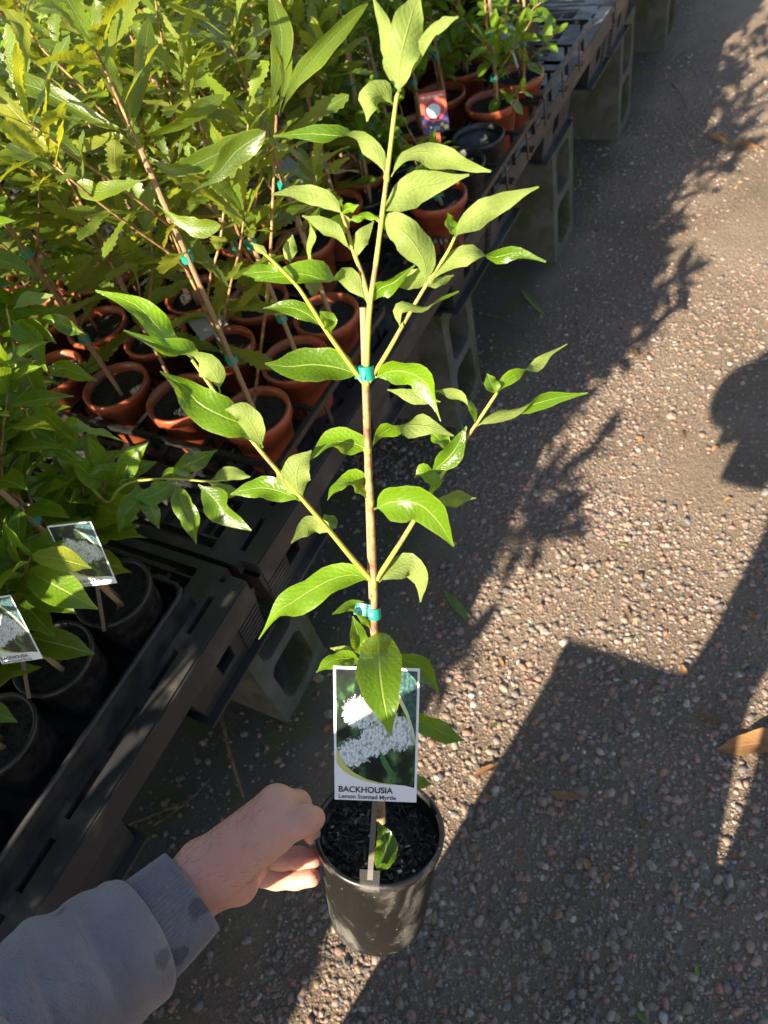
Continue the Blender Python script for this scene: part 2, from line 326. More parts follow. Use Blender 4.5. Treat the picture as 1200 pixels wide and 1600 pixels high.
ng = 60000; gx_ = rng.uniform(-.62, .42, ng); gy_ = -.4 + 3.0 * rng.random(ng) ** 1.6; gr_ = .0017 * np.exp(rng.normal(0, .3, ng)); OC = np.array([(1, 0, 0), (0, 1, 0), (-1, 0, 0), (0, -1, 0), (0, 0, .8)]) 
ov = OC[None] * rng.uniform(.6, 1.3, (ng, 5, 1)); ro = rng.uniform(0, 6.3, ng); co_, si_ = np.cos(ro)[:, None], np.sin(ro)[:, None]
OV = np.stack([(ov[:, :, 0] * co_ - ov[:, :, 1] * si_) * gr_[:, None] + gx_[:, None], (ov[:, :, 0] * si_ + ov[:, :, 1] * co_) * gr_[:, None] + gy_[:, None], ov[:, :, 2] * gr_[:, None] + .0002], -1).reshape(-1, 3)
OF = (np.array([(0, 1, 4), (1, 2, 4), (2, 3, 4), (3, 0, 4)])[None] + (np.arange(ng) * 5)[:, None, None]).reshape(-1, 3)
gt = link('grit', big_mesh('grit', OV, OF, [M['stone']]), ground); gt['kind'] = 'stuff'
gs = link('gravel', big_mesh('gravel', V, Fs, [M['stone']]), ground); gs['kind'] = 'stuff'
smesh = []
for i in range(10):
    b = MB(); b.add(stone_shape(1, 300 + i), [tuple(f) for f in IF]); smesh.append(b.mesh('stone', M['stone']))
big = scatter_stones(295, -.95, .42, -.35, 2.0, .0095, .28, .019, lambda x, y: (1 if x > -.6 else .3) * (1 if y < 1.2 else .5))
for x, y, r in big:
    link('stone', random.choice(smesh), ground, Matrix.Translation((x, y, r * .08)) @ Matrix.Rotation(random.uniform(0, 6.3), 4, 'Z') @ Matrix.Rotation(random.uniform(-.4, .4), 4, 'X') @ Matrix.Scale(r, 4))

# ------------------------------------------------------------------ leaves
def leaf_profile(kind, t):
    if kind == 'serr':
        w = (min(1, t / .55) ** .8) * (1 if t < .8 else max(0, (1 - (t - .8) / .2)) ** .55); return max(w, .05)
    if kind == 'round': return max(.04, math.sin(math.pi * t ** .9) ** .7)
    w = math.sin(math.pi * t ** .84) ** .82 * (1.0 if t < .72 else 1 - .45 * (t - .72) / .28); return max(.035, w)
def unit_leaf(kind, L, Wd, seed, n=12, curl=.25, cup=.25, wave=.12):
    rs = random.Random(seed); b = MB(); vs = []; uvs = []; acr = (-1, -.5, 0, .5, 1); nn = n * 2 if kind == 'serr' else n
    c0 = curl * rs.uniform(.3, 1.4); ph = rs.uniform(0, 6); tw = rs.uniform(-.5, .5); sd_ = rs.uniform(-.12, .12)
    for i in range(nn + 1):
        t = i / nn; w = leaf_profile(kind, t) * Wd / 2
        if kind == 'serr' and 0 < i < nn: w *= (1.12 if i % 2 else .80)
        ang = c0 * t * 1.5; y = L * (t - ang * ang * t / 6); z = -L * c0 * t * t * .5
        for s in acr:
            fold = abs(s) * w * cup * rs.uniform(.85, 1.15) + wave * w * abs(s) * math.sin(t * 11 + ph + (1.5 if s > 0 else 0))
            a = tw * t; vs.append((s * w * math.cos(a) + sd_ * L * t * t, y, z + fold + s * w * math.sin(a))); uvs.append((.5 + s / 2, t))
    k = len(acr); fs = [(i * k + j, i * k + j + 1, (i + 1) * k + j + 1, (i + 1) * k + j) for i in range(nn) for j in range(k - 1)]
    b.add(vs, fs, uvs); return b
class Species:
    def __init__(s, kind, mat, L, Wd, nvar, **kw):
        s.mb = [unit_leaf(kind, L, Wd, 50 * nvar + i, **kw) for i in range(nvar)]
        s.me = [b.mesh('leaf', mat, True) for b in s.mb]; s.mat = mat
        s.np = []
        for b in s.mb: s.np.append((np.array(b.v), np.array(b.f), dict(zip([i for f in b.f for i in f], b.uv))))
        s.npuv = [np.array([d.get(i, (0, 0)) for i in range(len(v))]) for v, f, d in s.np]
    def place(s, mats, parent, separate, name='leaf'):
        if separate:
            for q in mats: link(name, random.choice(s.me), parent, q)
        elif mats:
            Vs, Fq, U = [], [], []; off = 0
            for q in mats:
                i = random.randrange(len(s.np)); v, f, _ = s.np[i]; A = np.array(q)
                Vs.append(v @ A[:3, :3].T + A[:3, 3]); Fq.append(f + off); U.append(s.npuv[i]); off += len(v)
            o = link('foliage', big_mesh('foliage', np.concatenate(Vs), np.concatenate(Fq), [s.mat], np.concatenate(U), True), parent); o['kind'] = 'stuff'
SP = dict(myrtle=Species('ellip', M['leaf2'], .108, .042, 6, n=10, curl=.45, cup=.22, wave=.16),
          serr=Species('serr', M['serr'], .145, .034, 6, n=11, curl=.35, cup=.15, wave=.22),
          bush=Species('ellip', M['bush'], .060, .026, 5, n=5, curl=.4, cup=.2),
          small=Species('round', M['leaf2'], .055, .028, 4, n=6, curl=.4, cup=.2))
def orient(pos, d, up=Vector((0, 0, 1)), scale=1.0, roll=0.0):
    d = Vector(d).normalized(); x = d.cross(up)
    if x.length < 1e-3: x = Vector((1, 0, 0))
    x.normalize(); z = x.cross(d)
    return Matrix.Translation(pos) @ Matrix((x, d, z)).transposed().to_4x4() @ Matrix.Rotation(roll, 4, 'Y') @ Matrix.Scale(scale, 4)
def shoot(a, b, n, step_spin=math.pi / 2, whorl=2, elev=.5, size=1.0, jit=.3, t0=.2, spin0=None):
    """leaf matrices in pairs or whorls along a straight shoot from a to b"""
    out = []; a = Vector(a); b = Vector(b); ax = (b - a).normalized(); x = ax.cross(Vector((.2, .9, .3))).normalized(); y = ax.cross(x); sp = random.uniform(0, 6) if spin0 is None else spin0
    for i in range(n):
        t = t0 + (1 - t0) * i / max(1, n - 1); p = a.lerp(b, t); e = elev * (.55 + .75 * t) + random.uniform(-jit, jit) * .6
        for k in range(whorl):
            th = sp + i * step_spin + k * 2 * math.pi / whorl + random.uniform(-jit, jit)
            d = (x * math.cos(th) + y * math.sin(th)) * math.cos(e) + ax * math.sin(e); d.z -= .12 * random.random()
            s = size * random.uniform(.7, 1.15) * (1 if t < .85 else .8)
            out.append(orient(p, d, Vector((0, 0, 1)) if abs(d.normalized().z) < .9 else ax.cross(d), s, random.uniform(-.4, .4)))
    return out
def stem_tube(mb, a, b, r0, r1, n=6, wob=.01):
    a = Vector(a); b = Vector(b); pts = [a.lerp(b, t / 4) + Vector((random.uniform(-wob, wob), random.uniform(-wob, wob), 0)) * (0 if t in (0, 4) else 1) for t in range(5)]
    mb.tube(pts, [r0 + (r1 - r0) * t / 4 for t in range(5)], n)

# ------------------------------------------------------------------ pallets
def make_pallet():
    t = thing('plastic_pallet', 'black plastic lattice pallet', 'pallet'); Lx, Ly, T = 1.12, 1.108, .15
    d = MB()                                        # origin: outer (path side) near corner at deck level, x runs inwards (negative)
    for i in range(1, 21): d.box(-.10 - i * .0461 - .004, -.10 - i * .0461 + .004, .04, Ly - .04, -.028, -.006)
    for j in range(1, 22): d.box(-Lx + .05, -.096, .04 + j * .0467 - .004, .04 + j * .0467 + .004, -.026, -.004)
    for k in (.36, .72): d.box(-Lx + .05, -.097, .09 + (Ly - .18) * k - .012, .09 + (Ly - .18) * k + .012, -.027, -.0025)
    for j in range(4):
        y = .11 + j * .24
        for x in (-.14, -.46, -.80): d.bar((x, y, -.017), (x - .14, y + .17, -.017), .007, .018); d.bar((x - .14, y, -.0165), (x, y + .17, -.0165), .007, .018)
    d.build('deck_lattice', M['pallet'], t)
    b = MB()
    b.box(-.034, 0, .012, Ly - .012, -.03, 0); b.box(-.098, -.046, .0, Ly, -.029, -.001)
    j = 0.0
    while j < Ly - .03:
        b.box(-.0465, -.0335, j, j + .03, -.0285, -.0005); j += .105
    for y0, y1 in ((0.0, .04), (Ly - .04, Ly)):
        b.box(-Lx, -.0985, y0 + (.022 if y0 else 0), y1 - (0 if y0 else .022), -.029, -.0008); b.box(-Lx, -.0985, y0 + .001 + (0 if y0 else .036), y0 + .005 + (0 if y0 else .036), -.029, -.001)
    b.box(-Lx, -Lx + .05, .0305, Ly - .0355, -.029, -.0012)
    b.build('border', M['pallet'], t)
    for xa in (0, -Lx): a = MB(); a.box(xa - .006 + (.003 if xa else 0), xa + .003 + (.003 if xa else 0), .014, Ly - .014, -.058, -.004); a.build('apron', M['pallet'], t)
    for fy, (y0, y1) in enumerate(((.004, .225), (.44, .70), (Ly - .225, Ly - .004))):
        for fx, (x0, x1) in enumerate(((-.135, -.0), (-.63, -.49), (-Lx, -Lx + .135))):
            f = MB(); z0, z1 = -T, -.030; tp = .016
            def quadwall(p): f.add(p, [(0, 1, 2, 3)])
            o = [(x0 + tp, y0 + tp), (x1 - tp, y0 + tp), (x1 - tp, y1 - tp), (x0 + tp, y1 - tp)]; q = [(x0, y0), (x1, y0), (x1, y1), (x0, y1)]
            for k in range(4):
                n_ = (k + 1) % 4
                if fx == 0 and k == 1:              # outer face carries a window
                    A = Vector((*o[k], z0)); B = Vector((*o[n_], z0)); C = Vector((*q[n_], z1)); D = Vector((*q[k], z1))
                    g = lambda s_, h_: (A.lerp(B, s_)).lerp(D.lerp(C, s_), h_)
                    wl_, wh_ = (.36, .56)
                    for s0, s1, h0, h1 in ((0, wl_, 0, 1), (wh_, 1, 0, 1), (wl_, wh_, 0, .30), (wl_, wh_, .66, 1)): f.add([g(s0, h0), g(s1, h0), g(s1, h1), g(s0, h1)], [(0, 1, 2, 3)])
                    inn = Vector((-.03, 0, 0)); W4 = [g(wl_, .30), g(wh_, .30), g(wh_, .66), g(wl_, .66)]
                    f.add(W4 + [w + inn for w in W4], [(0, 1, 5, 4), (1, 2, 6, 5), (2, 3, 7, 6), (3, 0, 4, 7)])
                else: f.add([(*o[k], z0), (*o[n_], z0), (*q[n_], z1), (*q[k], z1)], [(0, 1, 2, 3)])
            f.box(x0 + .004, x1 - .004 + (.006 if fx == 0 else 0), y0 + .004, y1 - .004, z0 - .006, z0)
            fo = f.build('foot', M['pallet'], t)
            if fx == 0 and fy != 1:
                rb = MB(); ya, yb = ((y0 + .012, y0 + .07) if fy == 0 else (y1 - .07, y1 - .012))
                for k in range(8):
                    z = z0 + .012 + k * .0125; xo = x1 - tp + tp * (z - z0) / (z1 - z0); rb.box(xo - .004, xo + .005, ya, yb, z, z + .006)
                rb.build('rib', M['pallet'], fo)
    return t
PX, PZ = -.705, .555
pal = make_pallet()
for k, (i, row) in enumerate([(0, 0), (1, 0), (2, 0), (3, 0), (-1, 0), (-2, 0), (0, 1), (1, 1), (2, 1), (3, 1)]):
    o = pal if k == 0 else copy_tree(pal)
    o.location = (PX - row * 1.16, -.640 + i * 1.118, PZ)
    if row == 0:
        o['label'] = {0: 'black plastic pallet carrying the long tray of label-bearing black pots', 1: 'black plastic pallet under the nearest terracotta pots, above the hollow block beside the path',
                      2: 'black plastic pallet under the leafy pots beside the tall black planter', 3: 'bare pale plastic pallet with an open lattice deck at the far end of the bench',
                      -1: 'black plastic pallet on the bench beside the photographer', -2: 'black plastic pallet on the bench behind the photographer'}[i]
    else: o['label'] = 'black plastic pallet in the inner row, mostly hidden under potted shrubs'
    o['group'] = 'plastic pallets forming the plant bench'
    if row == 0 and i in (2, 3):
        for ch in o.children:
            if ch.name.startswith(('border', 'deck')):
                ch.data = ch.data.copy(); ch.data.materials[0] = M['pallet_pale']

# concrete blocks, stood on end, two cores open towards the path
def make_block():
    b = MB(); w, d, h = .19, .19, .396; bm_n = 14
    prof = []
    for z0, z1 in ((.040, .183), (.213, .356)): prof.append((z0, z1))
    for sx in (0, -d):
        # face with two rounded openings: strips
        for y0, y1, za, zb in ((0, .036, 0, h), (w - .036, w, 0, h), (.036, w - .036, 0, .040), (.036, w - .036, .183, .213), (.036, w - .036, .356, h)):
            b.add([(sx, y0, za), (sx, y1, za), (sx, y1, zb), (sx, y0, zb)], [(0, 1, 2, 3)])
        for z0, z1 in prof:
            cr = .028
            for cy_, cz_, sy, sz in ((.036, z0, 1, 1), (w - .036, z0, -1, 1), (w - .036, z1, -1, -1), (.036, z1, 1, -1)):
                arc = [(sx - .0001, cy_ + sy * cr * (1 - math.sin(a * math.pi / 12)), cz_ + sz * cr * (1 - math.cos(a * math.pi / 12))) for a in range(7)]
                b.add([(sx - .0001, cy_, cz_)] + arc, [tuple(range(8))])
    for z0, z1 in prof:
        cr = .028; ring = []
        for cy_, cz_, sy, sz, r0 in ((.036, z0, 1, 1, 0), (w - .036, z0, -1, 1, 1), (w - .036, z1, -1, -1, 0), (.036, z1, 1, -1, 1)):
            arc = [(cy_ + sy * cr * (1 - math.cos(a * math.pi / 12)), cz_ + sz * cr * (1 - math.sin(a * math.pi / 12))) for a in range(7)]
            ring += arc if not r0 else arc[::-1]
        n_ = len(ring); tap = .006
        vs = [(0, y, z) for y, z in ring] + [(-d, y, z) for y, z in ring]
        b.add(vs, [(k, (k + 1) % n_, n_ + (k + 1) % n_, n_ + k) for k in range(n_)])
    b.add([(0, 0, 0), (-d, 0, 0), (-d, 0, h), (0, 0, h)], [(0, 1, 2, 3)]); b.add([(0, w, 0), (0, w, h), (-d, w, h), (-d, w, 0)], [(0, 1, 2, 3)])
    b.add([(0, 0, h), (-d, 0, h), (-d, w, h), (0, w, h)], [(0, 1, 2, 3)]); b.add([(0, 0, 0), (0, w, 0), (-d, w, 0), (-d, 0, 0)], [(0, 1, 2, 3)])
    return b.mesh('concrete_block', M['conc'])
bme = make_block(); bl = ['hollow concrete block under the joint by the hand-held plant, mossy on its face', 'hollow concrete block under the terracotta pots, its two openings facing the path', 'concrete block propping the pallet below the empty wire carrier', 'concrete block propping the near end of the bare pale pallet', 'concrete block at the far end of the bench beyond the bare pallet']
for i, (x, y, a) in enumerate([(-.782, .405, 0), (-.747, 1.352, 1.5), (-.722, 2.143, -1), (-.730, 2.934, 1), (-.728, 3.67, 0), (-.75, -.36, 1), (-.75, -1.35, 0), (-.75, -2.5, 0)]):
    o = link('concrete_block', bme, None, Matrix.Translation((x, y, 0)) @ Matrix.Rotation(R(a), 4, 'Z'))
    tag(o, bl[i] if i < 5 else 'concrete block propping the bench beside and behind the photographer', 'concrete block', 'concrete blocks along the path edge')
for y in (-.36, .42, 1.36, 2.15, 2.94, 3.67):
    for x in (-1.66, -2.75): tag(link('concrete_block', bme, None, Matrix.Translation((x, y, 0))), 'concrete block in the dark under the inner part of the bench', 'concrete block', 'blocks hidden under the bench')

# ------------------------------------------------------------------ pots
def pot_profile(r, h, rb, rimh=.012, lip=.004, wall=.003):
    return [(0, .0), (rb - .004, 0), (rb, .004), (rb + (r - rb) * (1 - rimh / h), h - rimh), (r + lip, h - rimh + .001), (r + lip, h - .001), (r + lip - .0015, h), (r - .0005, h), (r - wall, h - .002), (r - wall - (r - rb) * .1, h * .84)]
potT = MB().lathe(pot_profile(.0625, .125, .046, .020, .004), 32).mesh('pot', M['terra'], False)
potB = MB().lathe(pot_profile(.060, .115, .050, .010, .003), 32).mesh('pot', M['bpot'], False)
for q in (potT, potB): q.polygons.foreach_set('use_smooth', [True] * len(q.polygons))
def soil_mesh(r, n=10, amp=.003, name='soil'):
    b = MB(); vs = [(0, 0, .002)]; fs = []
    for i in range(1, n // 2 + 1):
        for k in range(24):
            a = 2 * math.pi * k / 24; rr = r * i / (n // 2); vs.append((rr * math.cos(a), rr * math.sin(a), random.uniform(-amp, amp)))
    for k in range(24): fs.append((0, 1 + k, 1 + (k + 1) % 24))
    for i in range(n // 2 - 1):
        for k in range(24): fs.append((1 + i * 24 + k, 1 + (i + 1) * 24 + k, 1 + (i + 1) * 24 + (k + 1) % 24, 1 + i * 24 + (k + 1) % 24))
    b.add(vs, fs); return b.mesh(name, M['soil'])
soilm = soil_mesh(.0595)
def ring_tie(mb, p, ax, r, w=.012):
    p = Vector(p); ax = Vector(ax).normalized(); mb.tube([p - ax * w / 2, p + ax * w / 2], r, 12)

def potted(kind, x, y, zbase, hgt, sep, label, cat, group, terr=True, lean=0, nleaf=1.0, stake=True, potscale=1.0):
    t = thing({'serr': 'potted_shrub', 'myrtle': 'potted_myrtle', 'small': 'potted_shrub'}[kind], label, cat, (x, y, zbase), group)
    hp = (.125 if terr else .115) * potscale; sc_ = Matrix.Rotation(random.uniform(0, 6), 4, 'Z') @ Matrix.Scale(potscale, 4)
    link('pot', potT if terr else potB, t, sc_)
    link('soil', soilm, t, Matrix.Translation((0, 0, hp * .86)) @ sc_ @ Matrix.Scale(.97 if not terr else 1, 4))
    top = Vector((lean + random.uniform(-.03, .03), random.uniform(-.03, .03), hp + hgt)); b0 = Vector((random.uniform(-.006, .006), random.uniform(-.006, .006), hp * .82))
    stm = MB(); stem_tube(stm, b0, top, .0035, .0018); mats = []
    if kind == 'serr':
        nb = random.randint(2, 4); ends = [(top, 1.0)]
        for k in range(nb):
            s = b0.lerp(top, random.uniform(.30, .68)); a = random.uniform(0, 6.3); e = s + Vector((math.cos(a) * .09, math.sin(a) * .09, random.uniform(.10, .20))) * (hgt / .5)
            stem_tube(stm, s, e, .0025, .0015, 5, .004); ends.append((e, .85)); mats += shoot(s, e, max(3, int(5 * nleaf)), 2.4, 1, .75, random.uniform(.6, .9), .3, .25)
        mats += shoot(b0.lerp(top, .28 if nleaf < 1.5 else .02), top, int(14 * nleaf), 2.4, 1, .55, .9, .3, .0)
        for e, s in ends: mats += shoot(e - Vector((0, 0, .02)), e + Vector((0, 0, .008)), 3, .9, 2, .85, s * .95, .35, 0)
        SP['serr'].place(mats, t, sep)
    elif kind == 'myrtle':
        mats += shoot(b0.lerp(top, .18), top, int(8 * nleaf), math.pi / 2, 2, .45, .95, .3, 0)
        for k in range(random.randint(5, 7)):
            s = b0.lerp(top, random.uniform(.15, .72)); a = random.uniform(0, 6.3); l = random.uniform(.7, 1.2) * hgt / .5
            e = s + Vector((math.cos(a) * .12 * l, math.sin(a) * .12 * l, .15 * l)); stem_tube(stm, s, e, .0022, .0012, 5, .006)
            mats += shoot(s, e, max(3, int(5 * nleaf)), math.pi / 2, 2, .6, random.uniform(.65, .95), .35, .3)
        mats += shoot(top - Vector((0, 0, .01)), top + Vector((0, 0, .01)), 2, 1.57, 2, .9, .7, .2, 0)
        SP['myrtle'].place(mats, t, sep)
    else:
        for k in range(random.randint(6, 9)):
            s = b0.lerp(top, random.uniform(.05, .7)); a = random.uniform(0, 6.3); e = s + Vector((math.cos(a) * .10, math.sin(a) * .10, random.uniform(.04, .16)))
            stem_tube(stm, s, e, .002, .001, 5, .006); mats += shoot(s, e, int(6 * nleaf), 1.57, 2, .5, random.uniform(.8, 1.15), .4, .2)
        mats += shoot(b0, top, int(8 * nleaf), 1.57, 2, .5, .9, .3, .2)
        SP['small'].place(mats, t, sep)
    stm.build('stem', M['wood'], t, True)
    if stake:
        sk = MB(); o_ = Vector((.012, -.008, 0)); sh = min(hgt * random.uniform(.72, .9), .5); sb = b0 + o_ * 1.2; stp = b0.lerp(top, sh / hgt) + o_; sk.tube([sb, stp], .0040, 8); so_ = sk.build('stake', M['stake'], t)
        for q in (.30, .68):
            tm = MB(); ring_tie(tm, sb.lerp(stp, q) - o_ * .4, stp - sb, .0095); tm.build('tie', M['tie'], so_)
    return t

DZ = PZ - .004
# terracotta pots in black carriers: x columns and y rows of the bench grid
xs = (-.805, -.972, -1.137, -1.302, -1.467, -1.632); ys = (.715, .862, 1.005, 1.215, 1.362, 1.505, 1.70)
g1 = 'staked shrubs in terracotta pots on the bench'
for j, y in enumerate(ys):
    for i, x in enumerate(xs):
        if (i == 0 and j >= 3) or (i >= 3 and j >= 5) or (i >= 4 and j >= 3) or (i >= 1 and j >= 6): continue
        h_ = random.uniform(.44, .62)
        sep = (i < 3 and j < 3) or (i + j < 4)
        nl = 1.7; ow = ('first', 'second', 'third', 'fourth', 'fifth', 'sixth', 'seventh'); lab = 'shrub in terracotta pot, %s from the path, %s row past the pallet joint' % (ow[i], ow[j])
        if i == 0: nl, h_ = (.6, .50) if j else (1.0, .60); lab = ['staked toothed-leaf shrub in the terracotta pot at the carrier corner above the pallet joint', 'terracotta pot with thin staked shrub, second along the path edge of the carrier', 'terracotta pot with thin staked shrub, third along the path edge of the carrier'][j]
        if i in (1, 2) and j == 0: nl = .55; lab = ['terracotta pot with sparse shrub beside the corner pot of the carrier', 'terracotta pot with sparse shrub nearest the left-hand myrtles, in the carrier front row'][i - 1]
        kd = 'myrtle' if (i >= 3 and random.random() < .4) else 'serr'
        potted(kd, x + random.uniform(-.006, .006), y + random.uniform(-.006, .006), DZ, h_, sep, lab, 'potted plant', g1, True, -.02, nl, i == 0 or random.random() < .45)
def make_carrier(nx, ny, sx, sy, label, x0, y0, hollow=False):
    """open black frame tray: top rail grid, straps and base; x0,y0 = centre of the first (path side, near) cell"""
    t = thing('pot_carrier', label, 'pot carrier', (x0, y0, DZ), 'black carriers holding pots')
    X0, X1 = sx * .5, -(nx - .5) * sx; Y0, Y1 = -sy * .5, (ny - .5) * sy; z = .082
    r = MB()
    r.box(X1, X0, Y0 - .005, Y0 + .005, z - .006, z + .006); r.box(X1, X0, Y1 - .005, Y1 + .005, z - .006, z + .006)
    r.box(X0 - .005, X0 + .005, Y0 + .0052, Y1 - .0052, z - .0065, z + .0065); r.box(X1 - .005, X1 + .005, Y0 + .0052, Y1 - .0052, z - .0065, z + .0065)
    for i in range(1, nx): r.box(X0 - i * sx - .004, X0 - i * sx + .004, Y0 + .0052, Y1 - .0052, z - .004, z + .004)
    for j in range(1, ny): r.box(X1 + .0052, X0 - .0052, Y0 + j * sy - .004, Y0 + j * sy + .004, z - .0035, z + .0035)
    r.build('rail', M['carrier'], t)
    for i in range(nx + 1):
        for j in range(ny + 1):
            for dx, dy in ((.028, 0), (0, .028)):
                x_ = X0 - i * sx - dx; y_ = Y0 + j * sy + dy
                if x_ < X1 or y_ > Y1: continue
                b = MB(); b.bar((x_, y_, z - .004), (x_ + (.5 - (i > nx / 2)) * .004, y_, .0), .010 if dx else .003, .003 if dx else .010, Vector((0, 1, 0))); b.build('strap', M['carrier'], t)
    b = MB()
    for i in range(nx): b.box(-i * sx - .012, -i * sx + .012, Y0, Y1, -.002, .0025)
    for j in range(ny): b.box(X1, X0, j * sy - .012, j * sy + .012, -.0015, .003)
    b.build('base', M['carrier'], t); return t
make_carrier(3, 3, .166, .146, 'black pot carrier holding the nearest nine terracotta pots', xs[0], ys[0])
make_carrier(3, 3, .166, .146, 'black pot carrier holding terracotta pots deep in the bench behind the front carrier', xs[3], ys[0])
make_carrier(3, 4, .166, .150, 'black pot carrier by the path edge below the purple and orange plant tag', -.755, 1.40)
make_carrier(3, 3, .166, .150, 'black pot carrier beside the tall black planter at the end of the plants', -.765, 2.02)

# right-hand group by the path: bushier small-leaf plants
g2 = 'leafy pots around the second and third carriers'
for k, (x, y, h_, terr, lab) in enumerate([(-.745, 1.425, .10, True, 'terracotta pot under the purple and orange plant tag at the path edge'), (-.755, 1.70, .0, False, 'empty black nursery pot in the carrier at the path edge'),
        (-.775, 1.845, .30, True, 'terracotta pot with bright leafy sprig beside the empty black pots'), (-.755, 1.985, .40, True, 'sunlit terracotta pot against the tall black planter at the path edge'), (-.93, 1.43, .42, False, 'black pot with staked shrub behind the orange plant tag'),
        (-.92, 1.58, .36, False, 'black nursery pot with staked twiggy shrub in the middle carrier'), (-.92, 1.72, .48, True, 'terracotta pot with tall staked shrub in the middle carrier'), (-.93, 1.88, .50, True, 'terracotta pot of staked shrub with yellow fruit'), (-.93, 2.03, .46, True, 'terracotta pot with dense bright foliage behind the sunlit pot'),
        (-1.10, 1.60, .45, True, 'terracotta pot of leafy shrub within the middle carrier'), (-1.10, 1.78, .5, False, 'black pot of leafy shrub within the middle carrier'), (-1.10, 1.98, .5, True, 'terracotta pot of leafy shrub within the far carrier'), (-1.10, 2.13, .5, True, 'terracotta pot of leafy shrub at the far carrier edge')]):
    if h_ == 0:
        t = thing('nursery_pot', lab, 'pot', (x, y, DZ), g2); link('pot', potB, t); link('soil', soilm, t, Matrix.Translation((0, 0, .06)) @ Matrix.Scale(.95, 4)); continue
    potted('small', x, y, DZ, h_, k in (0, 2, 3), lab, 'potted plant', g2, terr, 0, 1.9 if k > 3 else .8)
# extra black pots behind the myrtle top
for x, y, lab in ((-.755, 1.565, 'black nursery pot of bare soil next to the tagged terracotta pot'), (-1.10, 1.43, 'large black nursery pot behind the hand-held plant with a bare stake')):
    t = thing('nursery_pot', lab, 'pot', (x, y, DZ), g2); link('pot', potB, t, Matrix.Scale(1.05, 4)); link('soil', soilm, t, Matrix.Translation((0, 0, .10)))
# tall black planter
t = thing('tall_planter', 'tall black planter bag standing on the pallet end beside leafy terracotta pots', 'planter', (-.93, 2.25, DZ))
b = MB(); prof = []
for i, z in enumerate((0, .02, .2, .4, .44, .445, .44, .36)):
    w = (.125, .13, .14, .148, .15, .147, .142, .14)[i]; prof.append((w, z))
b.lathe(prof, 36); b.build('bag', M['bpot'], t, True); link('soil', soilm, t, Matrix.Translation((0, 0, .38)) @ Matrix.Scale(2.3, 4))
mats = []
for k in range(6):
    a = k * 1.05; mats += shoot((0, 0, .38), (math.cos(a) * .12, math.sin(a) * .12, .62), 6, 1.57, 2, .5, 1.2, .4, .3)
stm = MB()
for k in range(6): a = k * 1.05; stem_tube(stm, (0, 0, .38), (math.cos(a) * .12, math.sin(a) * .12, .62), .003, .0015)
stm.build('stem', M['wood'], t, True); SP['small'].place(mats, t, False)

# long black tray with the label-bearing myrtles
t = thing('long_tray', 'long black plastic tray holding black pots on the near pallet', 'tray', (0, 0, DZ))
b = MB(); x0, x1, y0, y1, hz = -1.01, -.762, -.62, .388, .058; wt = .004
b.box(x0, x1, y0, y1, 0, .004)
b.box(x1 - wt, x1, y0, y1, .0042, hz - .0082); b.box(x0, x0 + wt, y0, y1, .0042, hz - .0082); b.box(x0 + wt + .0002, x1 - wt - .0002, y0, y0 + wt, .0042, hz - .0082); b.box(x0 + wt + .0002, x1 - wt - .0002, y1 - wt, y1, .0042, hz - .0082)
b.build('tub', M['tray'], t)
b = MB(); b.tube([(x1, y0, hz - .004), (x1, y1 - .02, hz - .004), (x1 - .006, y1 - .006, hz - .004), (x1 - .02, y1, hz - .004), (x0 + .02, y1, hz - .004), (x0, y1 - .02, hz - .004), (x0, y0, hz - .004)], .0052, 8); b.build('rim', M['tray'], t, True)
g3 = 'black-potted myrtles in the long tray'
TZ = DZ + .0045
for k, (x, y, h_, lab) in enumerate([(-.825, .318, .40, 'lemon myrtle in black pot at the far end of the long tray'), (-.842, .192, .46, 'lemon myrtle in black pot second from the far tray end'), (-.845, .066, .36, 'lemon myrtle in black pot third from the far tray end, with low tie'), (-.845, -.062, .50, 'lemon myrtle in black pot halfway along the long tray, at the picture edge'),
        (-.945, .30, .52, 'lemon myrtle in black pot at the inner far corner of the long tray'), (-.955, .16, .50, 'lemon myrtle in black pot on the inner side of the long tray'),
        (-1.09, .36, .58, 'tall lemon myrtle in black pot standing just inside the long tray, by the joint'), (-1.10, .20, .55, 'tall lemon myrtle in black pot just inside the long tray'), (-1.24, .42, .62, 'tall lemon myrtle in black pot behind the tray, beside the pot carrier'), (-.955, .02, .50, 'lemon myrtle in black pot inside the tray at the picture edge'), (-1.07, .505, .60, 'tall lemon myrtle in black pot between the tray end and the pot carrier'), (-1.25, .28, .66, 'tallest lemon myrtle in black pot, behind the long tray'), (-1.40, .45, .62, 'lemon myrtle in black pot deep behind the tray, beside the terracotta rows')]):
    potted('myrtle', x, y, TZ if x > -1.0 else DZ, h_, True, lab, 'potted plant', g3, False, -.03 if k < 3 else -.01, 1.0 if k == 2 else 1.7)
# shrubs further along the bench beside and behind the photographer (they shade the path)
proto = []
for k in range(3): proto.append(potted('myrtle', -.90, -.35 - .3 * k, DZ, .52, False, 'lemon myrtle in black pot on the bench beside the photographer', 'potted plant', 'myrtles beside the photographer', False, 0, 1.4))
for i in range(22):
    y = -.32 - .125 * i
    for x in (-1.03, -1.19, -1.35):
        if random.random() < .12: continue
        o = copy_tree(random.choice(proto)); o.location = (x + random.uniform(-.03, .03), y + random.uniform(-.03, .03), DZ + (.002 if x < -1.01 else .0)); o.rotation_euler.z = random.uniform(0, 6)
        s_ = random.uniform(.85, 1.15) * (.68 if y > -.75 else .85 if y > -1.4 else 1); o.scale = (s_, s_, s_)

